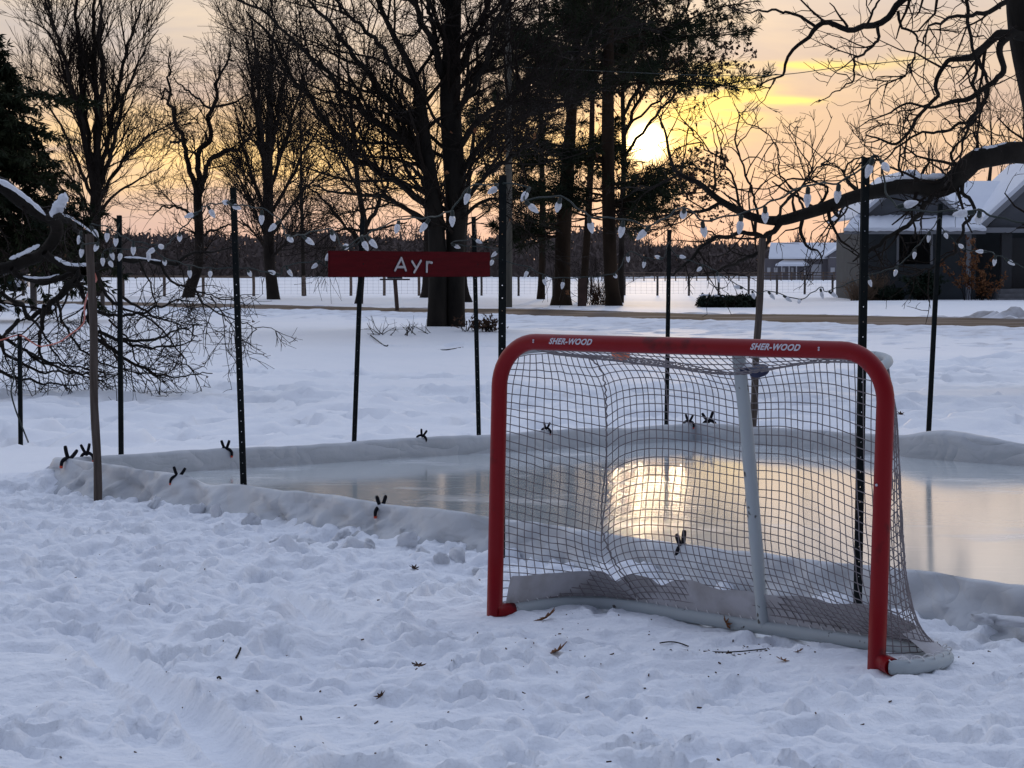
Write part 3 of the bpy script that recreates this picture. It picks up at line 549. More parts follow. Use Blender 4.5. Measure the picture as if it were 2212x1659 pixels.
# maker's name wrapped on the front of the bar
def text_mesh(txt, size, shear=0.0, offset=0.0, extrude=0.0, spacing=1.0):
    cu = bpy.data.curves.new('txt', 'FONT'); cu.body = txt; cu.size = size; cu.shear = shear; cu.offset = offset; cu.extrude = extrude; cu.align_x = 'CENTER'; cu.align_y = 'CENTER'; cu.space_character = spacing; cu.resolution_u = 4
    o = bpy.data.objects.new('txt', cu); col.objects.link(o); dg = bpy.context.evaluated_depsgraph_get()
    me = bpy.data.meshes.new_from_object(o.evaluated_get(dg)); bpy.data.objects.remove(o); bpy.data.curves.remove(cu)
    return me
for ac in (0.395, 1.372):
    me = text_mesh('SHER-WOOD', 0.036, 0.32, 0.0014, 0.0, 1.08)
    bm = bmesh.new(); bm.from_mesh(me); bmesh.ops.subdivide_edges(bm, edges=bm.edges[:], cuts=1); bmesh.ops.triangulate(bm, faces=bm.faces[:])
    bm.to_mesh(me); bm.free()
    co = np.zeros(len(me.vertices) * 3); me.vertices.foreach_get('co', co); co = co.reshape(-1, 3)
    wscale = 0.222 / (co[:, 0].max() - co[:, 0].min()); ang = co[:, 1] * 0.92 / GR + 0.16; rr = GR + 0.0009
    out = np.stack([ac + co[:, 0] * wscale + LEAN * GZ, -rr * np.cos(ang), GZ + rr * np.sin(ang)], axis=1)
    me.vertices.foreach_set('co', out.ravel().astype(np.float32)); me.update()
    put('lettering', me, M['lettering'], frame, world_coords=False)
for a in (0.205, 1.565):
    mb = MB()
    for dz in (-0.004, 0.004): mb.tube([(a + LEAN * GZ, -GR + 0.002, GZ + 0.004 + dz), (a + LEAN * GZ, -GR - 0.0025, GZ + 0.004 + dz)], 0.0035, 8)
    mb.build('rivet', M['lettering'], goal, world_coords=False)
mb = MB(); zz = 0.70; mb.tube([(GW + LEAN * zz - 0.006, -GR + 0.002, zz), (GW + LEAN * zz - 0.006, -GR - 0.003, zz)], 0.005, 8); mb.build('rivet', M['lettering'], goal, world_coords=False)

# ------------------------------------------------------------------ pucks lying in the sagging top net
M['puck_navy'] = material('puck_navy', (0.012, 0.018, 0.06), 0.6, (0.02, 0.025, 0.07), 30, 0.0005, 200)
M['puck_orange'] = material('puck_orange', (0.92, 0.30, 0.18), 0.6, (0.85, 0.24, 0.14), 30, 0.0005, 200)
def puck(px, py, d, tilt, mat, label, snowy):
    prof = [(0.0, -0.0127), (0.0345, -0.0127), (0.0381, -0.0095), (0.0381, 0.0095), (0.0345, 0.0127), (0.0, 0.0127)]
    k = 28; v = []; f = []
    for r, z in prof: v += [(r * math.cos(2 * math.pi * i / k), r * math.sin(2 * math.pi * i / k), z) for i in range(k)]
    for j in range(len(prof) - 1): f += [(j * k + i, j * k + (i + 1) % k, (j + 1) * k + (i + 1) % k, (j + 1) * k + i) for i in range(k)]
    o = put('hockey_puck', rawmesh('hockey_puck', v, f), mat, None); o.location = tuple(V(px, py, d)); o.rotation_euler = tilt
    tag(o, label, 'puck', 'pucks caught in the goal top net')
    if snowy:
        n = 12; vv = []; ff = []
        for j in range(5):
            r = 0.034 * j / 4
            vv += [(r * math.cos(2 * math.pi * i / n) * (1 + 0.15 * math.sin(i * 2.3)), r * math.sin(2 * math.pi * i / n), 0.0125 + 0.011 * (1 - (j / 4) ** 2) * (1 + 0.2 * math.sin(i * 1.7 + j))) for i in range(n)]
        for j in range(4): ff += [(j * n + i, j * n + (i + 1) % n, (j + 1) * n + (i + 1) % n, (j + 1) * n + i) for i in range(n)]
        put('snow_cap', rawmesh('snow_cap', vv, ff, True), M['snow_lump'], o, world_coords=False)
puck(1607, 794, 8.40, (R(22), R(4), 0), M['puck_navy'], 'dark blue puck with snow on top lying in the goal net', True)
puck(1640, 801, 8.355, (R(20), R(-16), 0), M['puck_navy'], 'bare dark blue puck tilted in the goal net', False)
puck(1341, 763, 8.78, (R(30), R(3), 0), M['puck_orange'], 'orange puck resting on top of the goal net', False)

# ------------------------------------------------------------------ posts round the rink
M['post_steel'] = material('post_steel', (0.006, 0.008, 0.0085), 0.75, (0.010, 0.012, 0.012), 20, 0.0008, 60, spec=0.12)
M['post_wood'] = material('post_wood', (0.065, 0.050, 0.042), 0.9, (0.11, 0.088, 0.075), 7, 0.002, 30, stretch=(6, 6, 0.5), spec=0.1)
def channel_post_mesh(length, w=0.034, dep=0.014, pitch=0.0635, hole=0.005):
    xs = [-w / 2, -hole / 2, hole / 2, w / 2]; zs = [0.0]; z = pitch / 2
    rows = []
    while z + hole < length - 0.03: zs += [z, z + hole]; z += pitch
    zs.append(length)
    solid = [[not (i == 1 and j % 2 == 1) for i in range(3)] for j in range(len(zs) - 1)]
    nx, nz = 4, len(zs); v = [(x, -dep / 2, z) for z in zs for x in xs] + [(x, dep / 2, z) for z in zs for x in xs]; o = nx * nz; f = []
    def I(i, j): return j * nx + i
    for j in range(nz - 1):
        for i in range(3):
            if not solid[j][i]: continue
            a, b, c, d = I(i, j), I(i + 1, j), I(i + 1, j + 1), I(i, j + 1)
            f += [(a, b, c, d), (d + o, c + o, b + o, a + o)]
            for (p, q, ii, jj) in ((a, b, i, j - 1), (b, c, i + 1, j), (c, d, i, j + 1), (d, a, i - 1, j)):
                if not (0 <= ii < 3 and 0 <= jj < nz - 1 and solid[jj][ii]): f.append((q, p, p + o, q + o))
    # folded flanges
    mb = MB(); mb.add(v, f)
    return mb
def along(o, top, bot):
    o.location = tuple(bot); dz = Vector(top - bot); o.rotation_euler = dz.to_track_quat('Z', 'Y').to_euler()
def ground_line(xt, yt, xb, yb, d, sink=0.06):
    top, bot = V(xt, yt, d), V(xb, yb, d); z0 = gz(bot[0], bot[1]) - sink
    return top, bot + (bot - top) * ((bot[2] - z0) / (top[2] - bot[2]))
POSTS = {}
def steel_post(key, xt, yt, xb, yb, d, label, w=0.034, rot=0.0, group='dark steel posts around the rink'):
    top, bot = ground_line(xt, yt, xb, yb, d)
    ln = float(np.linalg.norm(top - bot)); mb = channel_post_mesh(ln, w, hole=0.005 if d < 14 else 0.0022)
    q = Vector(top - bot).to_track_quat('Z', 'Y')
    o = put('steel_post', mb.mesh('steel_post'), M['post_steel'], None); o.location = tuple(bot)
    m = Vector((top - bot)).normalized(); o.rotation_euler = (math.atan2(-m.y, m.z), math.asin(max(-1, min(1, m.x))), rot)
    tag(o, label, 'post', group); POSTS[key] = (top, bot)
    for s in (-1, 1):                                       # flanges of the U channel
        fb = MB().box((s * w / 2 - 0.0022, 0.0072, 0.0), (s * w / 2 + 0.0022, 0.019, ln - 0.002)).build('flange', M['post_steel'], o, world_coords=False)
def wood_post(key, xt, yt, xb, yb, d, label, w=0.048):
    top, bot = ground_line(xt, yt, xb, yb, d); ln = float(np.linalg.norm(top - bot)); rs = np.random.RandomState(len(key))
    n = 14; v = []
    for j in range(n):
        z = ln * j / (n - 1); ox, oy = 0.006 * math.sin(j * 0.9), 0.005 * math.cos(j * 0.7); h = w / 2 * (1 + 0.04 * math.sin(j * 2.1)); c = h * 0.82
        v += [(ox + a, oy + b, z) for a, b in ((-h, -c), (-c, -h), (c, -h), (h, -c), (h, c), (c, h), (-c, h), (-h, c))]
    f = [(j * 8 + i, j * 8 + (i + 1) % 8, (j + 1) * 8 + (i + 1) % 8, (j + 1) * 8 + i) for j in range(n - 1) for i in range(8)] + [tuple(range(8))[::-1], tuple(range((n - 1) * 8, n * 8))]
    o = put('wooden_post', rawmesh('wooden_post', v, f), M['post_wood'], None); o.location = tuple(bot)
    m = Vector((top - bot)).normalized(); o.rotation_euler = (math.atan2(-m.y, m.z), math.asin(m.x), R(20))
    tag(o, label, 'post', 'wooden posts around the rink'); POSTS[key] = (top, bot)
wood_post('w1', 195, 506, 211, 1082, 13.62, 'weathered square wooden post at the rink corner beside the drooping fruit tree')
steel_post('n1', 503, 405, 528, 1115, 12.78, 'dark steel post at the near tarp wall, next along from the wooden corner post')
steel_post('n2', 1086, 378, 1083, 1150, 10.62, 'dark steel post half hidden by the goal upright nearer the red sign')
steel_post('n3', 1871, 340, 1853, 1345, 8.93, 'tall dark steel post beside the goal upright nearer the grey house', 0.031)
steel_post('f1', 257, 465, 261, 982, 15.05, 'dark steel post behind the far tarp wall near the wooden corner post', 0.032)
steel_post('f2', 783, 468, 765, 948, 16.15, 'dark steel post carrying the red sign on the side of its letter A', 0.032)
steel_post('f3', 1023, 468, 1034, 930, 17.30, 'dark steel post carrying the red sign on the side of its letter r', 0.032)
steel_post('f4', 1446, 496, 1440, 908, 18.02, 'dark steel post at the far corner of the rink beside two clamps', 0.032)
wood_post('w2', 1650, 515, 1626, 918, 17.80, 'slim weathered wooden post behind the far wall, seen past the goal support', 0.047)
steel_post('f5', 2032, 440, 2006, 944, 16.62, 'dark steel post behind the far tarp wall beside the hump in the tarp', 0.034)
steel_post('s1', 42, 722, 44, 957, 18.2, 'short dark stake in the snow beside drooping branches with a cord', 0.034, group='short stakes')

# ------------------------------------------------------------------ red name board
M['sign_red'] = material('sign_red', (0.085, 0.003, 0.006), 0.75, (0.065, 0.0025, 0.005), 6, 0.0015, 30, stretch=(1, 6, 8), spec=0.08)
M['sign_white'] = material('sign_white', (0.50, 0.47, 0.48), 0.7, (0.36, 0.33, 0.34), 25)
M['sign_black'] = material('sign_black', (0.02, 0.008, 0.009), 0.7)
def build_sign():
    a, b = V(710, 571, 15.78), V(1057, 571, 17.14); u = (b - a); u[2] = 0; W = np.linalg.norm(u); u /= W; nrm = np.array([u[1], -u[0], 0.0])
    root = empty('name_board', ((a[0] + b[0]) / 2, (a[1] + b[1]) / 2, V(880, 598, 16.6)[2]), math.atan2(u[1], u[0]), 'long dark red board lettered Ayr fixed between two steel posts', 'sign')
    Hh = 0.197
    me = MB().box((-W / 2, -0.010, 0.0), (W / 2, 0.010, Hh))
    o = me.build('board', M['sign_red'], root, world_coords=False)
    bm = bmesh.new(); bm.from_mesh(o.data); bmesh.ops.bevel(bm, geom=bm.edges[:], offset=0.003, segments=2, affect='EDGES'); bm.to_mesh(o.data); bm.free()
    def sx(px): return (px - 883.5) / 347 * W
    def sz(py): return (598 - py) / 54.5 * Hh
    glyphs = {'A': [[(843.5, 584), (857, 558), (866.5, 584)], [(848, 577), (863, 577)]], 'y': [[(880, 565), (888, 578)], [(899, 563.5), (884.5, 588)]], 'r': [[(912, 566), (912, 587)], [(912, 571), (916, 566.5), (923, 567.5)]]}
    for ch, strokes in glyphs.items():
        for lay, (w, t0, t1, mat, nm) in enumerate(((0.0125, -0.0135, -0.0095, M['sign_black'], 'letter_outline'), (0.0088, -0.0165, -0.0095, M['sign_white'], 'letter'))):
            mb = MB()
            for si, st in enumerate(strokes):
                p = resample([(sx(x), 0, sz(y)) for x, y in st], 12) if len(st) > 2 and ch != 'A' else np.array([(sx(x), 0, sz(y)) for x, y in st], float)
                for i in range(len(p) - 1):
                    d = p[i + 1] - p[i]; ln = np.linalg.norm(d); ang = math.atan2(d[2], d[0]); pts = []
                    for k in range(9): q = ang + math.pi / 2 + k * math.pi / 8; pts.append((p[i][0] + w * math.cos(q), t0 - 0.0002 * si - 0.00013 * (i % 2), p[i][2] + w * math.sin(q)))
                    for k in range(9): q = ang - math.pi / 2 + k * math.pi / 8; pts.append((p[i + 1][0] + w * math.cos(q), t0 - 0.0002 * si - 0.00013 * (i % 2), p[i + 1][2] + w * math.sin(q)))
                    mb.prism(pts, (0, t1 - t0, 0))
            mb.build(nm, mat, o, world_coords=False)
    for px in (778, 1028):
        mb = MB(); mb.tube([(sx(px), -0.0115, Hh * 0.5), (sx(px), 0.02, Hh * 0.5)], 0.006, 10); mb.build('screw', M['post_steel'], root, world_coords=False)
build_sign()

# ------------------------------------------------------------------ spring clamps on the tarp
M['clamp_black'] = material('clamp_black', (0.006, 0.006, 0.010), 0.7, (0.010, 0.010, 0.014), 40, spec=0.12)
M['clamp_tip'] = material('clamp_tip', (0.62, 0.06, 0.02), 0.6)
def clamp(px, py, side, label, size=1.0, twist=0.0, tilt=0.0, open_=0.42):
    a, b = RINK[side], RINK[(side + 1) % 4]; t = (b - a) / np.linalg.norm(b - a); n = np.array([-t[1], t[0]])
    r = ray(px, py); A = np.array([[r[0], -t[0]], [r[1], -t[1]]]); k, s = np.linalg.solve(A, a)       # where the sight line crosses the wall
    p = a + t * s; z = CAM_H + r[2] * k
    root = empty('spring_clamp', (p[0], p[1], z), math.atan2(n[1], n[0]) + twist, label, 'clamp', 'spring clamps holding the tarp'); root.rotation_euler[1] = tilt
    S = size
    for sgn in (1, -1):
        pts = [(-sgn * 0.008 * S, 0, -0.004 * S), (sgn * 0.006 * S, 0, 0.010 * S), (sgn * (0.014 + open_ * 0.014) * S, 0, 0.038 * S), (sgn * (0.020 + open_ * 0.026) * S, 0, 0.070 * S)]
        mb = MB(); mb.tube(resample(pts, 10), [x * S for x in (0.008, 0.0105, 0.0115, 0.011, 0.0105, 0.0105, 0.0105, 0.0105, 0.010, 0.008)], 8); mb.build('handle', M['clamp_black'], root, True, world_coords=False)
        pts = [(sgn * 0.004 * S, 0, 0.012 * S), (sgn * 0.030 * S, 0, 0.002 * S), (sgn * 0.046 * S, 0, -0.018 * S), (sgn * 0.046 * S, 0, -0.042 * S)]
        mb = MB(); mb.tube(resample(pts, 8), [x * S for x in (0.010, 0.0115, 0.0115, 0.011, 0.0105, 0.010, 0.0095, 0.0085)], 8); jw = mb.build('jaw', M['clamp_black'], root, True, world_coords=False)
        mb = MB(); mb.tube([(sgn * 0.046 * S, 0, -0.041 * S), (sgn * 0.044 * S, 0, -0.054 * S)], [0.0095 * S, 0.008 * S], 8); mb.build('tip', M['clamp_tip'], jw, True, world_coords=False)
    mb = MB(); th = np.linspace(0, 6 * math.pi, 40); mb.tube(np.stack([0.0085 * S * np.cos(th), np.linspace(-0.011, 0.011, 40) * S, 0.004 * S + 0.0085 * S * np.sin(th)], axis=1), 0.0016 * S, 5); mb.build('spring', M['post_steel'], root, True, world_coords=False)
clamp(148, 995, 3, 'large black spring clamp with wide handles on the tarp corner', 1.25, 0.3, R(-18), 1.1)
clamp(187, 982, 0, 'black spring clamp just behind the wooden corner post', 1.05, 0.6, R(8), 0.5)
clamp(385, 1032, 3, 'black spring clamp between the wooden corner post and the first steel post', 0.95, -0.5, R(-8), 0.7)
clamp(823, 1098, 3, 'black spring clamp on the near tarp wall between the goal and the first steel post', 1.0, 0.2, R(-3), 0.75)
clamp(1473, 1184, 3, 'black spring clamp with a red jaw tip seen through the goal net', 1.1, 0.25, R(10), 0.55)
clamp(487, 972, 0, 'black spring clamp on the far tarp wall beside the first steel post', 1.0, 0.9, 0, 0.35)
clamp(912, 943, 0, 'small black spring clamp on the far tarp wall below the red sign', 0.8, 1.0, R(-16), 0.3)
clamp(1180, 927, 0, 'small black spring clamp on the far wall, next along from the one below the sign', 0.8, 0.9, R(-6), 0.4)
clamp(1488, 912, 0, 'smaller of two black clamps side by side at the far rink corner', 0.95, 0.8, R(-4), 0.5)
clamp(1531, 912, 0, 'larger of two black clamps side by side at the far rink corner', 1.2, 0.7, R(8), 0.7)
# ------------------------------------------------------------------ strings of large white bulbs
M['bulb'] = material('bulb', (0.72, 0.72, 0.74), 0.35, (0.60, 0.60, 0.63), 60, 0.001, 220)
M['cable'] = material('cable', (0.008, 0.016, 0.012), 0.6)
M['cord_orange'] = material('cord_orange', (0.45, 0.10, 0.06), 0.6)
def bulb_meshes():
    prof = [(0.0075, 0.0), (0.0125, -0.006), (0.0148, -0.014), (0.0142, -0.024), (0.0112, -0.036), (0.0068, -0.047), (0.0022, -0.054)]
    k = 9; v = []; f = []
    for j, (r, z) in enumerate(prof):
        v += [((r * (1 + 0.05 * ((i + j) % 2))) * math.cos(2 * math.pi * (i + 0.5 * (j % 2)) / k), (r * (1 + 0.05 * ((i + j) % 2))) * math.sin(2 * math.pi * (i + 0.5 * (j % 2)) / k), z) for i in range(k)]
    for j in range(len(prof) - 1): f += [(j * k + i, (j + 1) * k + i, (j + 1) * k + (i + 1) % k, j * k + (i + 1) % k) for i in range(k)]
    f.append(tuple(range((len(prof) - 1) * k, len(prof) * k))[::-1])
    a = rawmesh('bulb', v, f); a.materials.append(M['bulb'])
    mb = MB(); mb.tube([(0, 0, -0.003), (0, 0, 0.008), (0, 0, 0.022), (0, 0, 0.026)], [0.0088, 0.0095, 0.0085, 0.004], 8); b = mb.mesh('socket'); b.materials.append(M['cable'])
    return a, b
BULB, SOCK = bulb_meshes()
brs = random.Random(31)
def light_string(items, label):
    """items: (x, y, d, 'b' bulb / 'p' fixing point) in order along the cable"""
    root = empty('light_string', tuple(V(*items[0][:3])), 0, label, 'string lights', 'strings of white bulbs on the rink posts')
    way = []
    for x, y, d, kd in items:
        p = V(x, y, d)
        if kd == 'p': way.append(p); continue
        th, ph = brs.gauss(0, 0.55), brs.gauss(0, 0.5)
        if brs.random() < 0.13: th += brs.choice((-1.5, 1.5))
        if brs.random() < 0.07: th += math.pi
        e = Matrix.Rotation(th, 4, 'Y') @ Matrix.Rotation(ph, 4, 'X')
        up = np.array(e @ Vector((0, 0, 1)))
        neck = p + up * 0.030; way.append(neck + up * 0.032 + np.array([0, 0, 0.004]))
        o = bpy.data.objects.new('bulb', BULB); col.objects.link(o); o.parent = root; o.matrix_parent_inverse = Matrix.Translation(root.location).inverted(); o.location = tuple(neck); o.rotation_euler = e.to_euler(); o.scale = (1.12,) * 3
        s = bpy.data.objects.new('socket', SOCK); col.objects.link(s); s.parent = o
    w = resample(way, len(way) * 8); w += 0.004 * np.stack([np.sin(np.arange(len(w)) * 1.3), np.cos(np.arange(len(w)) * 1.1), np.sin(np.arange(len(w)) * 0.9)], axis=1)
    mb = MB(); mb.tube(w, 0.0044, 5); mb.build('cable', M['cable'], root, True)
def lerp_items(pts, d0, d1):
    x0, x1 = pts[0][0], pts[-1][0]
    return [(x, y, d0 + (d1 - d0) * (x - x0) / (x1 - x0), k) for x, y, k in pts]
light_string(lerp_items([(176, 524, 'p'), (171, 518, 'b'), (176, 547, 'b'), (207, 536, 'b'), (207, 505, 'b'), (231, 513, 'b'), (250, 523, 'b'), (288, 542, 'b'), (325, 543, 'b'), (347, 532, 'b'), (388, 515, 'b'), (408, 466, 'b'), (459, 462, 'b'), (486, 437, 'b'), (505, 430, 'p')], 13.58, 12.74), 'string of large white bulbs from the wooden corner post to the first steel post')
light_string(lerp_items([(505, 430, 'p'), (512, 448, 'b'), (565, 475, 'b'), (588, 492, 'b'), (628, 518, 'b'), (670, 522, 'b'), (720, 513, 'b'), (748, 532, 'b'), (790, 532, 'b'), (807, 527, 'b'), (857, 495, 'b'), (914, 492, 'b'), (977, 478, 'b'), (1008, 430, 'b'), (1063, 412, 'b'), (1086, 396, 'p')], 12.74, 10.58), 'string of large white bulbs sagging in front of the red sign')
light_string(lerp_items([(1086, 396, 'p'), (1132, 425, 'b'), (1153, 451, 'b'), (1205, 448, 'b'), (1277, 492, 'b'), (1342, 501, 'b'), (1385, 508, 'b'), (1476, 465, 'b'), (1521, 501, 'b'), (1598, 492, 'b'), (1653, 470, 'b'), (1744, 433, 'b'), (1809, 425, 'b'), (1871, 357, 'p')], 10.58, 8.90), 'string of large white bulbs hanging above the goal crossbar')
light_string(lerp_items([(1871, 357, 'p'), (1876, 370, 'b'), (1914, 362, 'b'), (1968, 440, 'b'), (2074, 462, 'b'), (2114, 475, 'b'), (2190, 478, 'p'), (2260, 486, 'b'), (2330, 470, 'p')], 8.90, 7.9), 'string of large white bulbs hanging in front of the grey house roof')
light_string(lerp_items([(258, 482, 'p'), (240, 571, 'b'), (222, 566, 'b'), (243, 554, 'b'), (259, 556, 'b'), (321, 556, 'b'), (356, 568, 'b'), (410, 592, 'b'), (454, 593, 'b'), (540, 592, 'b'), (587, 588, 'b'), (627, 590, 'b'), (679, 575, 'b'), (707, 556, 'b'), (779, 520, 'p')], 15.0, 16.1), 'string of small looking white bulbs low over the far wall, ending at the red sign')
light_string(lerp_items([(1025, 492, 'p'), (1035, 522, 'b'), (988, 533, 'b'), (1067, 550, 'b'), (1062, 568, 'b'), (1136, 593, 'b'), (1177, 610, 'b'), (1215, 617, 'b'), (1330, 597, 'b'), (1357, 560, 'b'), (1391, 572, 'b'), (1420, 555, 'b'), (1445, 520, 'p')], 17.25, 17.98), 'string of white bulbs drooping past the two pine trunks')
light_string(lerp_items([(1445, 520, 'p'), (1475, 555, 'b'), (1510, 582, 'b'), (1552, 603, 'b'), (1591, 620, 'b'), (1628, 640, 'b'), (1642, 636, 'p')], 17.98, 17.76), 'string of white bulbs between the far corner post and the slim wooden post')
light_string(lerp_items([(1642, 636, 'p'), (1669, 641, 'b'), (1704, 647, 'b'), (1726, 652, 'b'), (1776, 638, 'b'), (1803, 638, 'b'), (1880, 612, 'b'), (1934, 590, 'b'), (1975, 552, 'b'), (2006, 516, 'b'), (2031, 470, 'p')], 17.76, 16.58), 'string of white bulbs climbing past the house window to a steel post')
light_string(lerp_items([(2031, 470, 'p'), (2044, 510, 'b'), (2075, 531, 'b'), (2116, 543, 'b'), (2148, 567, 'b'), (2185, 568, 'b'), (2240, 575, 'b'), (2300, 560, 'p')], 16.58, 15.9), 'string of white bulbs in front of the brown shrub by the house')
o = put('extension_cord', MB().tube(resample([V(-40, 742, 18.6), V(0, 735, 18.4), V(42, 724, 18.2), V(70, 740, 18.0), V(88, 748, 17.9), V(125, 740, 17.5), V(152, 722, 17.0), V(180, 698, 16.4), V(183, 660, 15.6), V(195, 620, 14.6), V(208, 606, 13.8), V(204, 590, 13.66)], 90), 0.006, 6).mesh('extension_cord', True), M['cord_orange']); tag(o, 'orange extension cord looping from the short stake to the wooden post', 'cord')
o = put('power_cable', MB().tube(resample([V(41, 735, 18.17), V(27, 775, 18.1), V(30, 815, 18.1), V(24, 845, 18.1), V(32, 880, 18.1), V(45, 915, 18.1), V(55, 940, 18.12), G(61, 955, 0.03)], 70), 0.007, 6).mesh('power_cable', True), M['cable']); tag(o, 'black cable dangling beside the short stake down to the snow', 'cable')

# ------------------------------------------------------------------ trees
def norm(v): return v / (np.linalg.norm(v, axis=-1, keepdims=True) + 1e-9)
def grow(rs, S, D, Ln, r0, r1, n, wander, up=0.0, sag=0.0):
    Nn = len(S); P = np.zeros((Nn, n, 3)); P[:, 0] = S; d = norm(D); st = (Ln / (n - 1))[:, None]
    g = np.zeros((Nn, 3)); g[:, 2] = up - sag
    for i in range(1, n):
        d = norm(d + rs.normal(size=(Nn, 3)) * wander + g / (n - 1)); P[:, i] = P[:, i - 1] + d * st
    t = np.linspace(0, 1, n)[None, :]
    return P, r0[:, None] * (1 - t) + r1[:, None] * t
def spawn(rs, P, Rr, per_m=None, count=None, t0=0.15, t1=1.0, ang=(30, 60), flat=None):
    Nn, n, _ = P.shape; seg = np.linalg.norm(np.diff(P, axis=1), axis=2); ln = seg.sum(1)
    c = np.full(Nn, count) if count is not None else np.maximum(1, rs.poisson(ln * per_m))
    idx = np.repeat(np.arange(Nn), c); t = t0 + (t1 - t0) * rs.rand(len(idx))
    f = t * (n - 1); i = np.minimum(f.astype(int), n - 2); w = (f - i)[:, None]
    S = P[idx, i] * (1 - w) + P[idx, i + 1] * w; T = norm(P[idx, i + 1] - P[idx, i]); r = Rr[idx, i] * (1 - w[:, 0]) + Rr[idx, i + 1] * w[:, 0]
    q = rs.normal(size=S.shape)
    if flat is not None: q[:, 2] *= flat
    q = norm(q - (q * T).sum(1, keepdims=True) * T); a = np.radians(rs.uniform(ang[0], ang[1], len(idx)))[:, None]
    return S, T * np.cos(a) + q * np.sin(a), r, t, ln[idx]
def limb3(px, d):
    """px: rows (x, y, width[, distance offset]) -> points and radii"""
    pts = []; rad = []
    for row in px:
        dd = d + (row[3] if len(row) > 3 else 0.0); pts.append(V(row[0], row[1], dd)); rad.append(row[2] * dd / F_PX / 2)
    return np.hstack([np.array(pts), np.array(rad)[:, None]])
class Tree:
    def __init__(s, name, label, cat, base, seed, bark='bark', twig='twig', group=None):
        s.root = empty(name, base, 0, label, cat, group); s.rs = np.random.RandomState(seed); s.bark, s.twig = M[bark], M[twig]; s.P = []; s.R = []; s.tw = []
    def limb(s, px, d, name='limb', k=8, n=None, spread=0.0, crook=0.0):
        q = limb3(px, d) if not isinstance(px, np.ndarray) else px
        if spread:
            q = q.copy(); off = s.rs.uniform(-spread, spread); q[:, 1] += off * np.linspace(0, 1, len(q)) ** 1.2
        n = n or max(10, 4 * len(q)); p = resample(q, n); p[:, 3] = np.maximum(p[:, 3], 0.002)
        if crook:
            t = np.linspace(0, 1, n); L_ = np.linalg.norm(q[0, :3] - q[-1, :3])
            for a in range(3): p[:, a] += crook * L_ * 0.03 * pn(t * 11, t * 0 + s.rs.rand() * 99, a) * np.minimum(1, t * 6)
        v, f = tubes(p[None, :, :3], p[None, :, 3], k)
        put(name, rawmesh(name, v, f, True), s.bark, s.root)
        p12 = resample(p, 16); s.P.append(p12[:, :3]); s.R.append(np.maximum(p12[:, 3], 0.002)); return p
    def levels(s, specs, name='twigs', mat=None, src=None, keep=False):
        """specs: dicts per level; all grown shoots become one mesh"""
        rs = s.rs; P, Rr = (np.array(s.P), np.array(s.R)) if src is None else src; vs = []; fs = []; off = 0; last = None
        for sp in specs:
            S, D, r, t, pl = spawn(rs, P, Rr, sp.get('per_m'), sp.get('count'), sp.get('t0', 0.15), sp.get('t1', 1.0), sp.get('ang', (30, 60)), sp.get('flat'))
            D[:, 2] += sp.get('lift', 0.0); D = norm(D)
            Ln = (sp['len'] * rs.uniform(0.55, 1.35, len(S)) * (1 - sp.get('tip', 0.45) * t)) if 'len' in sp else pl * sp.get('lenf', 0.4) * (1 - 0.5 * t) * rs.uniform(0.6, 1.3, len(S))
            r0 = np.clip(np.minimum(r * sp.get('rf', 0.55), sp.get('rmax', 9)), sp.get('rmin', 0.003), None); r1 = np.maximum(r0 * sp.get('taper', 0.35), sp.get('rtip', 0.003))
            P, Rr = grow(rs, S, D, Ln, r0, r1, sp.get('n', 5), sp.get('wander', 0.15), sp.get('up', 0.0), sp.get('sag', 0.0))
            v, f = tubes(P, Rr, sp.get('k', 3)); vs.append(v); fs.append(f + off); off += len(v)
        put(name, rawmesh(name, np.vstack(vs), np.vstack(fs), True), mat or s.twig, s.root, kind='stuff')
        return P, Rr
    def tufts(s, pts, dirs, size, per, mat, name, width=0.18, spread=1.0, up=0.0):
        rs = s.rs; n = len(pts) * per; P = np.repeat(pts, per, 0); D = norm(np.repeat(dirs, per, 0) + rs.normal(size=(n, 3)) * spread + np.array([0, 0, up])); W = norm(np.cross(D, rs.normal(size=(n, 3))))
        ln = size * rs.uniform(0.6, 1.4, n)[:, None]; w = ln * width
        v = np.stack([P - W * w * 0.3, P + D * ln * 0.5 + W * w * 0.5, P + D * ln, P + D * ln * 0.5 - W * w * 0.5], axis=1).reshape(-1, 3)
        put(name, rawmesh(name, v, np.arange(n * 4).reshape(n, 4)), mat, s.root, kind='stuff')
    def snow(s, px, d, lift=0.55, wid=0.62, jag=0.35, name='snow'):
        q = limb3(px, d); p = resample(q, max(16, 6 * len(q))); t = np.linspace(0, 1, len(p)); n = pn(t * 14, t * 0 + d, 3)
        p[:, 2] += p[:, 3] * (0.62 + lift * 0.5); r = p[:, 3] * wid * (0.8 + jag * n) * np.minimum(1, np.minimum(t, 1 - t) * 9 + 0.25)
        v, f = tubes(p[None, :, :3], np.abs(r)[None], 7)
        put(name, rawmesh(name, v, f, True), M['snow_lump'], s.root)
def ray_limb(rows): return rows
def many(tr, rows, d, **kw):
    for r in rows: tr.limb(r, d, **kw)

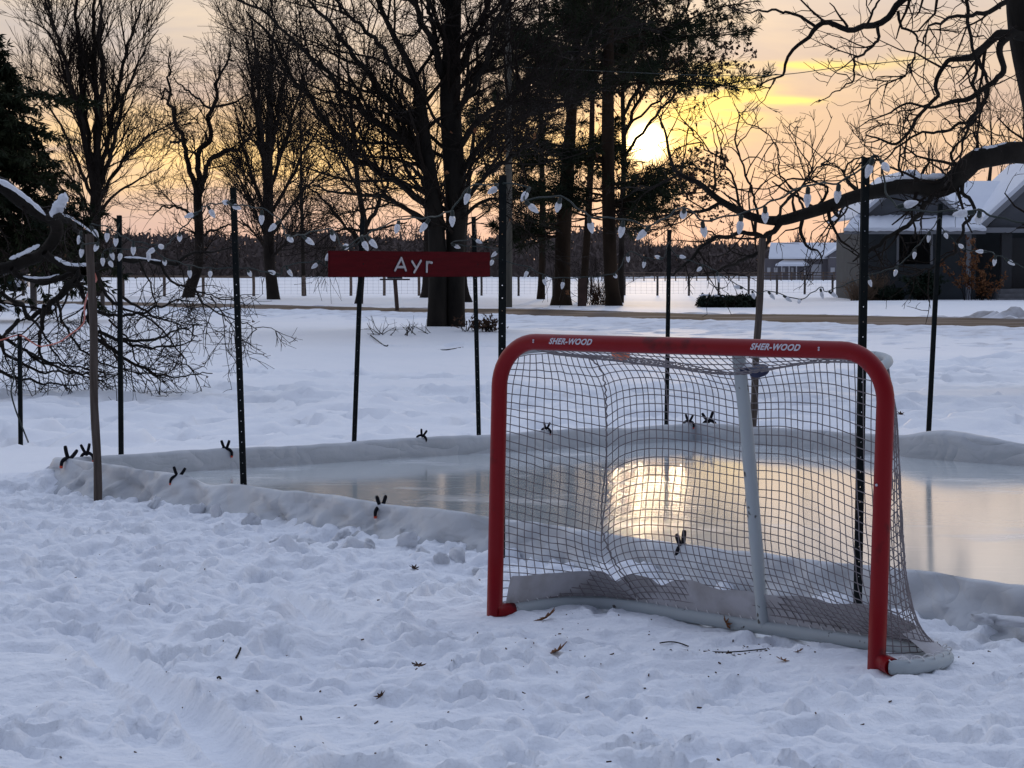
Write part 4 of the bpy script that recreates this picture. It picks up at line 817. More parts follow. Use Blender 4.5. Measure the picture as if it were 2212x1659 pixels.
# -- great double-stemmed tree by the road
T = Tree('maple_tree', 'great double-trunked bare tree standing nearest the roadside with spreading limbs', 'tree', tuple(G(962, 722, 0.12)), 11)
d = 50.0
T.limb([(943, 726, 46), (945, 640, 40), (945, 550, 38), (938, 440, 34), (920, 320, 28), (908, 220, 23), (888, 150, 17), (852, 80, 12), (820, 10, 10), (790, -80, 8), (770, -200, 5, 1), (760, -300, 2, 1)], d, 'trunk', 14, 60)
T.limb([(982, 726, 48, .2), (982, 640, 44, .2), (984, 540, 42, .2), (985, 430, 46, .2), (978, 320, 46, .2), (972, 210, 44, .2), (976, 100, 38, .2), (980, 0, 32, .2), (975, -120, 26, .2), (985, -260, 17, .2), (975, -420, 8, .2), (980, -540, 3, .2)], d, 'trunk', 14, 60)
rows = [
 [(925, 352, 14), (865, 305, 13), (818, 272, 11), (778, 237, 9), (750, 200, 8), (678, 130, 6), (628, 80, 5), (553, 30, 4), (480, -20, 2)],
 [(935, 452, 13), (865, 400, 11), (793, 354, 10), (765, 342, 9), (703, 265, 8), (648, 185, 7), (620, 147, 6), (590, 87, 5), (540, 30, 3)],
 [(905, 278, 13), (823, 195, 11), (773, 130, 9), (728, 75, 8), (703, 32, 7), (665, -10, 6), (600, -70, 3)],
 [(893, 185, 10), (845, 140, 9), (825, 105, 8), (808, 77, 8), (773, 42, 7), (728, 0, 6), (670, -60, 3)],
 [(955, 160, 12), (938, 100, 11), (915, 57, 10), (893, 0, 8), (865, -90, 6), (850, -190, 3)],
 [(945, 90, 9), (930, 40, 8), (920, -10, 7), (905, -120, 4)],
 [(990, 235, 11), (1023, 192, 10), (1050, 135, 9), (1070, 80, 7), (1092, 25, 6), (1110, -60, 3)],
 [(990, 322, 12), (1040, 262, 10), (1103, 217, 9), (1170, 180, 7), (1250, 120, 5), (1330, 70, 3)],
 [(990, 160, 9), (1028, 82, 8), (1043, 37, 7), (1052, -30, 6), (1075, -120, 4)],
 [(995, 375, 11), (1053, 297, 9), (1106, 255, 8), (1180, 220, 6), (1240, 195, 3)],
 [(998, 440, 9), (1050, 385, 8), (1115, 340, 6), (1165, 315, 4)],
 [(930, 480, 8), (870, 446, 7), (820, 425, 6), (770, 428, 5), (700, 410, 3)],
 [(915, 310, 8), (880, 310, 7), (830, 305, 6), (760, 300, 5), (690, 312, 3)],
 [(975, 40, 10), (940, -40, 9), (900, -110, 7), (850, -200, 4)], [(982, 20, 10), (1020, -60, 9), (1070, -140, 7), (1120, -230, 4)],
 [(980, -100, 9), (1010, -190, 7), (1030, -300, 4)], [(978, -120, 9), (950, -220, 7), (930, -330, 4)],
 [(935, 425, 7), (900, 330, 6), (870, 240, 5), (850, 160, 3)], [(945, 470, 8), (905, 380, 7), (865, 345, 5), (800, 320, 3)],
 [(1000, 470, 7), (1035, 440, 6), (1075, 430, 4), (1110, 445, 2)]]
for r in rows: T.limb([(q[0], q[1], q[2] * 1.25) for q in r], d, spread=3.5, crook=0.7)
tw = T.levels([dict(per_m=3.0, ang=(25, 60), len=2.6, rf=0.5, rmax=0.05, rmin=0.012, n=7, wander=0.13, up=0.35, k=4), dict(per_m=3.6, ang=(25, 55), len=1.4, rf=0.6, rmin=0.008, rmax=0.02, n=5, wander=0.14, up=0.25), dict(per_m=4.6, ang=(25, 55), len=0.85, rf=0.7, rmin=0.0065, rtip=0.0045, n=3, wander=0.12, up=0.15)])
i = T.rs.choice(len(tw[0]), 420); sel = tw[0][i, -1]; m = (sel[:, 2] < 4.6) & (sel[:, 0] > -1.9); T.tufts(sel[m], np.zeros((m.sum(), 3)), 0.10, 3, M['leaf_brown'], 'leaves', 0.7)

# -- three bare trees along the far verge on the left
T = Tree('multi_stem_tree', 'tall bare tree fanning into many upright stems beside the dark spruce', 'tree', tuple(G(207, 640)), 21, 'bark_far', 'twig')
d = 112.0
T.limb([(205, 650, 28), (206, 560, 26), (206, 480, 25), (208, 400, 24), (209, 330, 20)], d, 'trunk', 10)
for r in ([(206, 420, 14), (190, 300, 12), (168, 180, 9), (140, 60, 6), (118, -40, 3)], [(207, 400, 13), (186, 240, 11), (182, 110, 9), (180, -40, 5), (176, -110, 2)], [(209, 340, 14), (212, 200, 12), (214, 80, 9), (220, -60, 4)], [(210, 360, 13), (226, 220, 11), (236, 90, 8), (250, -40, 4)], [(210, 390, 12), (238, 270, 10), (252, 160, 8), (280, 40, 5), (300, -40, 2)], [(210, 420, 11), (248, 310, 9), (268, 220, 7), (310, 130, 4), (345, 70, 2)], [(208, 440, 9), (255, 350, 7), (300, 290, 5), (350, 250, 2)], [(206, 440, 9), (170, 350, 7), (140, 270, 5), (95, 200, 2)], [(190, 290, 7), (150, 190, 5), (110, 80, 4), (60, 40, 2)], [(208, 470, 8), (240, 420, 6), (290, 380, 4), (330, 350, 2)], [(205, 480, 8), (175, 420, 6), (150, 380, 4), (100, 340, 2)]): T.limb(r, d, spread=5, crook=0.6)
T.levels([dict(per_m=1.9, ang=(18, 42), len=3.4, rf=0.5, rmax=0.06, rmin=0.02, n=6, wander=0.08, up=0.4), dict(per_m=2.3, ang=(20, 45), len=1.9, rf=0.6, rmin=0.015, n=4, wander=0.1, up=0.3), dict(per_m=2.6, ang=(20, 45), len=1.2, rf=0.7, rmin=0.012, rtip=0.009, n=3, wander=0.1, up=0.2)])

T = Tree('forked_tree', 'bare crooked tree forking low into two curved limbs by the wire fence', 'tree', tuple(G(408, 648)), 22, 'bark_far', 'twig')
d = 108.0
T.limb([(404, 655, 30), (412, 620, 26), (428, 570, 22), (430, 500, 20), (427, 440, 19), (427, 405, 18)], d, 'trunk', 10)
for r in ([(427, 415, 13), (414, 360, 11), (402, 300, 9), (386, 250, 8), (372, 205, 6), (380, 170, 4), (378, 130, 2)], [(428, 410, 14), (438, 350, 12), (452, 290, 10), (460, 235, 9), (478, 200, 7), (492, 160, 5), (515, 110, 3)], [(430, 430, 12), (444, 390, 11), (450, 355, 10), (475, 337, 9), (510, 328, 8), (545, 300, 6), (575, 250, 3)], [(372, 205, 5), (350, 190, 4), (340, 210, 3), (330, 185, 2)], [(400, 300, 6), (375, 305, 5), (352, 300, 3)], [(460, 240, 6), (430, 215, 5), (395, 190, 4), (360, 160, 2)], [(462, 230, 6), (500, 225, 5), (540, 205, 3)], [(429, 520, 8), (445, 500, 6), (470, 490, 4), (500, 470, 2)], [(430, 480, 8), (405, 455, 6), (380, 450, 4), (350, 470, 2)]): T.limb(r, d, spread=4, crook=1.2)
T.levels([dict(per_m=2.2, ang=(30, 65), len=2.8, rf=0.45, rmax=0.05, rmin=0.018, n=6, wander=0.18, up=0.3), dict(per_m=2.6, ang=(28, 60), len=1.5, rf=0.6, rmin=0.013, n=4, wander=0.18, up=0.2), dict(per_m=2.8, ang=(25, 55), len=1.0, rf=0.7, rmin=0.011, rtip=0.008, n=3, wander=0.12)])

T = Tree('upright_tree', 'bare upright tree with dense fine twigs and a thick straight trunk by the fence', 'tree', tuple(G(590, 651)), 23, 'bark_far', 'twig')
d = 103.0
T.limb([(592, 658, 32), (588, 620, 26), (582, 560, 24), (580, 480, 23), (579, 400, 22), (580, 330, 18), (583, 250, 14), (586, 160, 9), (590, 70, 4)], d, 'trunk', 10)
for r in ([(579, 420, 10), (562, 320, 9), (550, 220, 7), (536, 120, 4), (530, 70, 2)], [(580, 380, 10), (568, 270, 8), (565, 160, 6), (560, 60, 3)], [(581, 350, 10), (600, 250, 8), (610, 160, 6), (622, 60, 3)], [(581, 420, 10), (606, 320, 8), (628, 220, 6), (650, 120, 3)], [(580, 470, 9), (620, 390, 7), (655, 310, 5), (690, 240, 2)], [(580, 470, 9), (540, 380, 7), (512, 300, 5), (490, 220, 2)], [(580, 520, 8), (620, 450, 6), (660, 390, 4), (700, 350, 2)], [(580, 510, 8), (545, 450, 6), (515, 400, 4), (480, 360, 2)], [(582, 560, 7), (630, 520, 5), (670, 480, 3)], [(582, 550, 7), (540, 500, 5), (500, 470, 3)]): T.limb(r, d, spread=5, crook=0.5)
T.levels([dict(per_m=2.5, ang=(15, 40), len=3.2, rf=0.5, rmax=0.045, rmin=0.016, n=6, wander=0.07, up=0.35), dict(per_m=2.7, ang=(18, 42), len=1.8, rf=0.6, rmin=0.014, n=4, wander=0.1, up=0.3), dict(per_m=2.8, ang=(20, 45), len=1.2, rf=0.7, rmin=0.011, rtip=0.008, n=3, wander=0.1, up=0.2)])

T = Tree('slender_tree', 'slender young bare tree with a pole-thin trunk in the fence line', 'tree', tuple(G(656, 641)), 24, 'bark_far', 'twig')
d = 118.0
T.limb([(657, 648, 11), (655, 580, 9), (653, 500, 8), (651, 420, 7), (650, 330, 5), (648, 230, 3), (650, 170, 1.5)], d, 'trunk', 8)
T.levels([dict(per_m=3.2, ang=(25, 45), len=2.6, rf=0.5, rmin=0.016, n=5, wander=0.08, up=0.3), dict(per_m=1.6, ang=(25, 45), len=1.2, rf=0.6, rmin=0.011, n=3, wander=0.1, up=0.2), dict(per_m=1.8, ang=(25, 45), len=0.8, rf=0.7, rmin=0.008, rtip=0.006, n=2, wander=0.1)])

T = Tree('leaning_tree', 'bare tree with a dark slightly bent trunk rising behind the red sign', 'tree', tuple(G(775, 659)), 25, 'bark_far', 'twig')
d = 92.0
T.limb([(773, 666, 22), (777, 640, 16), (781, 590, 14), (783, 530, 14), (788, 490, 14), (780, 440, 12), (772, 390, 11), (768, 330, 10), (760, 260, 8), (755, 190, 6), (748, 110, 3)], d, 'trunk', 10)
for r in ([(788, 495, 11), (805, 460, 9), (822, 420, 8), (838, 385, 6), (862, 345, 3)], [(783, 530, 7), (740, 480, 6), (700, 430, 5), (660, 400, 2)], [(776, 410, 7), (740, 350, 6), (715, 290, 4), (690, 220, 2)], [(769, 340, 7), (795, 280, 5), (815, 220, 4), (830, 150, 2)], [(764, 290, 6), (735, 220, 5), (715, 150, 2)], [(786, 500, 7), (750, 495, 5), (715, 505, 4), (680, 530, 2)], [(790, 500, 7), (835, 490, 5), (880, 480, 3)]): T.limb(r, d, spread=4, crook=0.9)
T.levels([dict(per_m=2.3, ang=(28, 60), len=2.4, rf=0.45, rmax=0.04, rmin=0.016, n=6, wander=0.15, up=0.2), dict(per_m=2.6, ang=(28, 55), len=1.3, rf=0.6, rmin=0.012, n=4, wander=0.15), dict(per_m=2.8, ang=(25, 55), len=0.9, rf=0.7, rmin=0.010, rtip=0.007, n=3, wander=0.1)])

T = Tree('roadside_tree', 'bare tree partly hidden behind the great double trunk', 'tree', tuple(G(920, 641)), 26, 'bark_far', 'twig')
d = 110.0
T.limb([(918, 648, 26), (921, 620, 19), (922, 560, 17), (924, 470, 15), (922, 360, 12), (918, 250, 8), (915, 150, 4)], d, 'trunk', 8)
T.levels([dict(per_m=1.6, ang=(25, 55), len=4.2, rf=0.5, rmin=0.03, n=6, wander=0.12, up=0.3), dict(per_m=2.2, ang=(25, 55), len=2.0, rf=0.6, rmin=0.014, n=4, wander=0.13, up=0.2), dict(per_m=2.4, ang=(25, 55), len=1.1, rf=0.7, rmin=0.009, rtip=0.006, n=3, wander=0.1)])
T = Tree('roadside_tree', 'slim bare tree whose foot shows just beyond the great double trunk', 'tree', tuple(G(1005, 647)), 27, 'bark_far', 'twig')
d = 98.0
T.limb([(1010, 655, 24), (1003, 620, 15), (1001, 540, 13), (1008, 440, 11), (1020, 320, 8), (1035, 200, 5), (1040, 110, 2)], d, 'trunk', 8)
T.levels([dict(per_m=1.6, ang=(25, 55), len=3.4, rf=0.5, rmin=0.025, n=6, wander=0.14, up=0.25), dict(per_m=2.2, ang=(25, 55), len=1.7, rf=0.6, rmin=0.013, n=4, wander=0.14, up=0.2), dict(per_m=2.4, ang=(25, 55), len=1.0, rf=0.7, rmin=0.009, rtip=0.006, n=3, wander=0.1)])

# -- pines across the road
def pine(name, label, base, d, trunk, seed, ylo, yhi, reach, dens, mat='needle', bands=(), lean_right=0.0, tuft=0.36, per=10):
    T = Tree(name, label, 'tree', base, seed, 'bark_pine', 'twig', 'pines across the road')
    p = T.limb(trunk, d, 'trunk', 12, 50)
    rs = T.rs; s = d / F_PX
    zlo, zhi = V(0, ylo, d)[2], V(0, yhi, d)[2]; tz = p[:, 2]
    S, D, Ln, r0 = [], [], [], []
    n = int(dens * (zhi - zlo))
    for k in range(n):
        z = rs.uniform(zlo, zhi); c = np.array([np.interp(z, tz, p[:, a]) for a in range(3)]); f = (z - zlo) / (zhi - zlo); az = rs.uniform(0, 2 * math.pi)
        ln = reach * (0.45 + 0.75 * math.sin(math.pi * min(1, 0.25 + 0.85 * f))) * rs.uniform(0.5, 1.15) * (1 + lean_right * math.cos(az)); S.append(c); D.append((math.cos(az), math.sin(az), rs.uniform(-0.05, 0.45))); Ln.append(ln); r0.append(0.018 + 0.018 * ln / reach * reach / 3)
    for (yb, ln, az, cnt) in bands:
        for k in range(cnt):
            z = V(0, yb + rs.uniform(-14, 14), d)[2]; c = np.array([np.interp(z, tz, p[:, a]) for a in range(3)]); S.append(c); D.append((math.cos(az + rs.normal() * 0.35), math.sin(az + rs.normal() * 0.6), rs.uniform(-0.15, 0.2))); Ln.append(ln * rs.uniform(0.6, 1.2)); r0.append(0.04)
    P, Rr = grow(rs, np.array(S), np.array(D), np.array(Ln), np.array(r0), np.array(r0) * 0.3, 7, 0.13, 0.05)
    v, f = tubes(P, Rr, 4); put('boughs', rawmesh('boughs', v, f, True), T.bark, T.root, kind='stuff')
    Q, Qr = T.levels([dict(per_m=3.4, ang=(30, 65), t0=0.2, len=1.0, rf=0.5, rmin=0.010, n=4, wander=0.15, flat=0.5)], 'twigs', src=(P, Rr))
    S2, D2, *_ = spawn(rs, Q, Qr, per_m=4.5, t0=0.2, ang=(5, 45)); S3, D3, *_ = spawn(rs, P, Rr, per_m=2.0, t0=0.35, ang=(20, 60))
    gap = lambda q: np.hypot((q[:, 0] - V(1398, 312, d)[0]) / 1.25, (q[:, 2] - V(1398, 312, d)[2]) / 0.85) > 1      # thin spot in the crown
    k2, k3 = gap(S2), gap(S3); S2, D2, S3, D3 = S2[k2], D2[k2], S3[k3], D3[k3]
    T.tufts(np.vstack([S2, S3]), np.vstack([D2, D3]), tuft, per, mat if not isinstance(mat, str) else M[mat], 'needles', 0.085, 0.75)
    return T
pine('pine_tree', 'dark pine with a flared trunk base beside the brown roadside post', tuple(G(1213, 662)), 88.0, [(1212, 672, 58), (1213, 640, 40), (1215, 600, 35), (1216, 520, 34), (1222, 420, 31), (1230, 310, 26), (1238, 200, 20), (1246, 80, 15), (1250, -60, 10), (1252, -200, 4)], 41, 240, -210, 4.8, 7.0, bands=((330, 4.5, math.pi, 10), (340, 3.5, 0, 8), (500, 3.2, math.pi, 9), (430, 4.0, math.pi, 9)))
pine('pine_tree', 'dark pine with a straight trunk just beside the setting sun', tuple(G(1322, 668)), 84.5, [(1328, 676, 48), (1325, 650, 35), (1320, 600, 30), (1316, 500, 29), (1314, 400, 28), (1313, 280, 27), (1314, 160, 24), (1317, 40, 18), (1320, -100, 12), (1322, -230, 4)], 42, 215, -235, 4.4, 8.0, bands=((395, 3.4, 0, 6), (450, 3.6, 0.05, 9), (420, 3.0, math.pi, 6), (355, 2.6, math.pi, 6)), lean_right=0.25)
pine('pine_tree', 'slimmer dark pine standing between the two thick pine trunks', tuple(G(1262, 652)), 101.0, [(1258, 658, 22), (1262, 600, 17), (1270, 480, 15), (1277, 330, 13), (1280, 200, 10), (1284, 60, 7), (1288, -80, 3)], 43, 215, -90, 3.8, 5.5, bands=((480, 3.0, math.pi, 5), (460, 3.0, 0, 5)))
pine('pine_tree', 'slim dark pine half hidden behind the utility pole', tuple(G(1160, 648)), 107.0, [(1168, 654, 20), (1170, 600, 15), (1172, 480, 13), (1170, 330, 11), (1168, 200, 8), (1166, 60, 5), (1166, -30, 2)], 44, 330, -60, 3.8, 6.0, bands=((500, 2.6, math.pi, 4),))
# -- oak behind the pines that still holds scraps of leaf
T = Tree('oak_tree', 'spreading oak with clinging dry leaves behind the pines, in front of the sun', 'tree', tuple(G(1338, 656)), 45, 'bark_far', 'twig')
d = 95.0
T.limb([(1340, 660, 16), (1342, 560, 13), (1345, 440, 12), (1348, 330, 11), (1345, 200, 9), (1350, 90, 6), (1352, -40, 3)], d, 'trunk', 8)
for r in ([(1346, 300, 8), (1385, 210, 7), (1430, 130, 6), (1490, 60, 4), (1560, 0, 2)], [(1346, 250, 8), (1390, 170, 7), (1440, 100, 5), (1480, 20, 4), (1500, -50, 2)], [(1347, 340, 7), (1400, 270, 6), (1450, 215, 5), (1510, 170, 3), (1560, 150, 2)], [(1346, 200, 7), (1375, 110, 6), (1400, 30, 4), (1420, -60, 2)], [(1348, 400, 6), (1395, 380, 5), (1450, 370, 4), (1500, 350, 2)], [(1346, 440, 6), (1400, 425, 5), (1450, 420, 4), (1530, 415, 2)], [(1345, 180, 7), (1320, 80, 5), (1300, -20, 3)], [(1346, 280, 6), (1400, 235, 5), (1470, 175, 4), (1545, 110, 2)]): T.limb(r, d, spread=3, crook=0.7)
tw = T.levels([dict(per_m=2.4, ang=(22, 50), len=2.3, rf=0.5, rmax=0.035, rmin=0.014, n=6, wander=0.12, up=0.15), dict(per_m=2.8, ang=(22, 50), len=1.4, rf=0.6, rmin=0.011, n=4, wander=0.12, up=0.1), dict(per_m=2.8, ang=(22, 50), len=0.9, rf=0.7, rmin=0.009, rtip=0.005, n=3, wander=0.1)])
i = T.rs.choice(len(tw[0]), 6500); q = tw[0][i, -1]; q = q[np.hypot(q[:, 0] - V(1395, 315, d)[0], q[:, 2] - V(1395, 315, d)[2]) > 1.25]; T.tufts(q, np.zeros((len(q), 3)), 0.13, 2, M['leaf_dark'], 'leaves', 0.75)
# -- gnarled tree beyond the rink whose limb reaches in over the goal
T = Tree('gnarled_tree', 'gnarled bare tree with a long snow-topped limb arching above the goal', 'tree', (6.85, 26.4, 0.0), 51, 'bark', 'twig')
d = 25.0
T.limb([(2372, 860, 150, 1.4), (2340, 640, 125, 1.2), (2312, 460, 118, 1.0), (2290, 330, 116, .8), (2256, 180, 112, .6), (2230, 60, 104, .5), (2222, -60, 95, .4), (2235, -220, 80, .4), (2250, -420, 55, .3), (2240, -620, 30), (2230, -800, 10)], d, 'trunk', 16, 50)
big = [(2300, 345, 54, .8), (2212, 331, 48, .4), (2120, 343, 46), (2075, 366, 44), (2030, 400, 40), (1985, 400, 36), (1940, 401, 34), (1900, 410, 30), (1860, 421, 28), (1800, 440, 27), (1740, 462, 25), (1690, 477, 23), (1650, 476, 19), (1600, 462, 17), (1555, 438, 14), (1510, 400, 12), (1468, 372, 9), (1448, 335, 7), (1432, 285, 5), (1420, 240, 3)]
T.limb(big, d, 'limb', 12, 90, crook=0.35)
T.snow([(2212, 331, 40, .4), (2120, 343, 38), (2085, 360, 34)], d, 0.6, 0.55); T.snow([(2040, 392, 30), (1985, 398, 30), (1940, 400, 28), (1905, 408, 22)], d, 0.5, 0.6); T.snow([(1885, 414, 20), (1860, 421, 20), (1830, 430, 14)], d, 0.5, 0.5); T.snow([(1640, 474, 10), (1600, 462, 12), (1570, 447, 8)], d, 0.5, 0.6)
rows = [
 [(2225, -30, 22, .4), (2100, -60, 18), (2010, -40, 17), (1954, 0, 15), (1934, 25, 14), (1896, 50, 14), (1862, 59, 13), (1810, 58, 12), (1764, 60, 11), (1751, 72, 9), (1734, 92, 8), (1705, 135, 6), (1675, 170, 4), (1650, 190, 2)],
 [(1764, 60, 8), (1741, 45, 7), (1700, 30, 6), (1659, 25, 5), (1610, 32, 3), (1580, 20, 2)],
 [(2240, 85, 24, .4), (2171, 70, 20), (2140, 92, 18), (2109, 116, 16), (2059, 130, 12), (2030, 150, 10), (2016, 180, 9), (2009, 205, 8), (1996, 237, 8), (1954, 280, 7), (1921, 307, 6), (1891, 317, 5), (1866, 306, 4), (1855, 292, 3), (1880, 275, 2)],
 [(2190, 70, 18), (2158, 100, 16), (2160, 137, 14), (2154, 170, 13), (2134, 185, 12), (2084, 215, 11), (2034, 222, 9), (1984, 232, 6), (1940, 235, 5), (1900, 262, 4), (1860, 268, 3), (1815, 300, 2)],
 [(2100, -60, 9), (2086, 0, 8), (2081, 60, 8), (2081, 100, 7), (2090, 125, 7), (2081, 200, 7), (2079, 262, 7), (2059, 300, 6), (2021, 362, 4), (1990, 395, 2)],
 [(2134, 190, 9), (2133, 214, 8), (2084, 265, 7), (2034, 282, 6), (1990, 287, 5), (1940, 330, 4), (1905, 345, 3), (1860, 340, 2)],
 [(2109, 118, 8), (2130, 150, 8), (2145, 190, 6), (2140, 240, 5), (2110, 270, 4), (2105, 300, 2)],
 [(1870, 58, 6), (1888, 20, 5), (1900, -20, 4), (1890, -70, 2)], [(1896, 52, 8), (1900, 80, 7), (1880, 108, 6), (1860, 122, 5), (1860, 165, 4), (1825, 185, 3), (1795, 205, 2)],
 [(1940, 25, 7), (1950, 50, 6), (1990, 68, 5), (1995, 100, 4), (1975, 150, 3), (1920, 172, 2)],
 [(2210, -60, 16), (2160, 10, 12), (2100, 40, 9), (2040, 50, 7), (1985, 75, 5), (1960, 120, 3)],
 [(2040, 398, 12), (2009, 425, 11), (1971, 475, 10), (1921, 507, 9), (1876, 537, 8), (1845, 558, 5), (1828, 560, 3)],
 [(2075, 372, 10), (2081, 415, 9), (2095, 437, 8), (2084, 477, 8), (2064, 497, 7), (2034, 550, 6), (1990, 578, 5), (1935, 582, 3)],
 [(1690, 478, 14), (1668, 500, 12), (1645, 512, 11), (1600, 505, 9), (1550, 513, 8), (1520, 530, 7), (1480, 570, 6), (1451, 592, 4), (1440, 590, 2)],
 [(1668, 500, 10), (1650, 540, 9), (1606, 560, 8), (1560, 585, 6), (1526, 592, 3)],
 [(1672, 480, 7), (1690, 440, 6), (1740, 380, 4), (1762, 350, 3)], [(1555, 438, 8), (1520, 455, 7), (1470, 460, 6), (1420, 470, 4), (1380, 480, 2)],
 [(1468, 375, 6), (1420, 400, 5), (1370, 410, 3)], [(1600, 462, 6), (1590, 400, 5), (1570, 350, 4), (1520, 310, 3), (1500, 270, 2)], [(1640, 474, 6), (1620, 400, 5), (1600, 340, 4), (1590, 300, 4), (1600, 250, 2)],
 [(1740, 462, 7), (1725, 420, 5), (1700, 380, 4), (1690, 300, 3), (1680, 270, 2)], [(1760, 455, 8), (1790, 410, 6), (1760, 390, 5), (1715, 385, 4), (1680, 402, 3), (1640, 405, 2)],
 [(1800, 440, 6), (1815, 470, 5), (1795, 500, 3), (1780, 530, 2)], [(1735, 465, 9), (1730, 500, 8), (1745, 530, 6), (1770, 545, 4), (1780, 570, 2)],
 [(1860, 421, 7), (1830, 380, 5), (1850, 345, 4), (1895, 335, 3), (1935, 325, 2)], [(1960, 398, 6), (1945, 360, 5), (1960, 330, 4), (2000, 320, 2)], [(2070, 368, 7), (2050, 330, 6), (2075, 300, 4), (2100, 290, 2)]]
for r in rows: T.limb(r, d, spread=1.3, crook=1.0)
tw = T.levels([dict(per_m=4.0, ang=(35, 80), len=0.95, rf=0.5, rmax=0.024, rmin=0.009, n=6, wander=0.24, up=0.15, k=4), dict(per_m=4.2, ang=(35, 75), len=0.5, rf=0.6, rmin=0.0058, n=4, wander=0.26, up=0.15), dict(per_m=3.6, ang=(30, 65), len=0.22, rf=0.7, rmin=0.004, rtip=0.0026, n=4, wander=0.3, up=0.1)])

# -- drooping fruit tree at the edge of the yard
T = Tree('apple_tree', 'old drooping fruit tree with snow along its low branches by the wooden post', 'tree', (-7.6, 25.8, 0.0), 52, 'bark', 'twig')
d = 25.0
T.limb([(-280, 850, 95, .8), (-270, 700, 85, .6), (-240, 560, 80, .4), (-200, 450, 70, .2), (-210, 330, 50), (-240, 200, 30), (-260, 60, 12)], d, 'trunk', 12, 30)
main = [
 [(-210, 380, 40), (-120, 375, 36), (-40, 388, 34), (20, 415, 33), (70, 450, 31), (108, 482, 30), (104, 512, 28), (85, 538, 27), (50, 556, 27), (10, 574, 28), (-60, 590, 24), (-120, 640, 14)],
 [(104, 470, 16), (130, 467, 13), (152, 474, 11), (180, 492, 10), (200, 507, 8), (225, 520, 4)],
 [(96, 545, 17), (112, 562, 17), (150, 580, 18), (190, 582, 20), (225, 572, 18), (262, 560, 13), (300, 561, 11), (350, 567, 9), (385, 555, 7), (420, 542, 5), (470, 530, 3)],
 [(25, 580, 13), (38, 596, 14), (68, 605, 15), (100, 605, 14), (132, 594, 13), (160, 584, 12)],
 [(182, 585, 22), (172, 590, 20), (150, 612, 18), (130, 630, 17), (100, 655, 14), (75, 672, 12), (44, 687, 11), (20, 672, 10), (0, 660, 10), (-40, 640, 10)],
 [(40, 690, 9), (25, 712, 8), (12, 730, 7), (2, 765, 5), (-8, 800, 3)], [(96, 660, 11), (88, 692, 10), (76, 735, 8), (70, 770, 6), (78, 810, 3)],
 [(162, 608, 12), (176, 630, 11), (180, 655, 9), (181, 690, 8), (192, 720, 6), (230, 770, 4), (260, 815, 2)], [(175, 635, 8), (192, 660, 6), (205, 690, 4), (235, 730, 2)],
 [(212, 590, 8), (220, 622, 8), (240, 648, 7), (262, 664, 6), (300, 676, 4), (360, 690, 2)], [(205, 670, 7), (235, 680, 7), (265, 683, 6), (300, 677, 6), (340, 663, 5), (395, 650, 3), (430, 655, 2)],
 [(212, 716, 8), (240, 726, 8), (270, 734, 7), (320, 735, 6), (360, 726, 5), (400, 708, 3), (440, 700, 2)], [(205, 730, 8), (235, 752, 8), (270, 778, 7), (310, 805, 6), (345, 818, 4), (400, 815, 3), (440, 808, 2)],
 [(262, 640, 7), (285, 655, 6), (310, 668, 5), (345, 690, 4), (385, 700, 3), (430, 730, 2)], [(347, 570, 6), (358, 595, 6), (375, 612, 5), (400, 625, 4), (450, 640, 3), (520, 660, 2)],
 [(300, 562, 5), (320, 600, 4), (335, 640, 3), (350, 690, 2)], [(262, 735, 6), (300, 752, 5), (350, 750, 4), (410, 740, 2)], [(60, 760, 6), (110, 780, 5), (170, 790, 4), (240, 800, 3), (300, 815, 2)],
 [(-40, 690, 9), (10, 740, 8), (60, 780, 6), (120, 810, 4), (190, 822, 2)], [(-60, 720, 9), (-10, 790, 8), (40, 815, 6), (110, 828, 4), (170, 830, 2)], [(-80, 640, 9), (-30, 700, 8), (20, 770, 7), (90, 800, 5), (150, 805, 3), (230, 822, 2)], [(120, 640, 7), (135, 690, 6), (160, 740, 5), (210, 780, 4), (270, 800, 3), (330, 822, 2)], [(60, 680, 6), (100, 720, 5), (130, 770, 4), (200, 815, 2)], [(300, 676, 4), (350, 720, 4), (370, 770, 3), (390, 820, 2)], [(235, 690, 5), (280, 740, 4), (300, 790, 3), (360, 830, 2)],
 [(420, 625, 5), (440, 660, 4), (490, 690, 3), (540, 710, 2)], [(455, 640, 4), (480, 660, 3), (515, 690, 2)]]
for r in main: T.limb(r, d, spread=1.2, crook=0.9)
T.snow([(-40, 388, 30), (20, 415, 28), (70, 450, 24), (100, 474, 16)], d, 0.7, 0.5); T.snow([(86, 538, 20), (50, 556, 20), (20, 568, 18)], d, 0.6, 0.55); T.snow([(118, 563, 15), (150, 579, 16), (195, 580, 16)], d, 0.8, 0.6)
T.snow([(50, 601, 10), (70, 605, 12), (100, 605, 12), (128, 596, 8)], d, 0.5, 0.5); T.snow([(130, 467, 9), (152, 474, 9), (180, 492, 8), (198, 505, 6)], d, 0.7, 0.7); T.snow([(268, 560, 9), (300, 561, 9), (348, 567, 7)], d, 0.6, 0.55); T.snow([(0, 660, 9), (20, 672, 9), (38, 684, 8)], d, 0.5, 0.5)
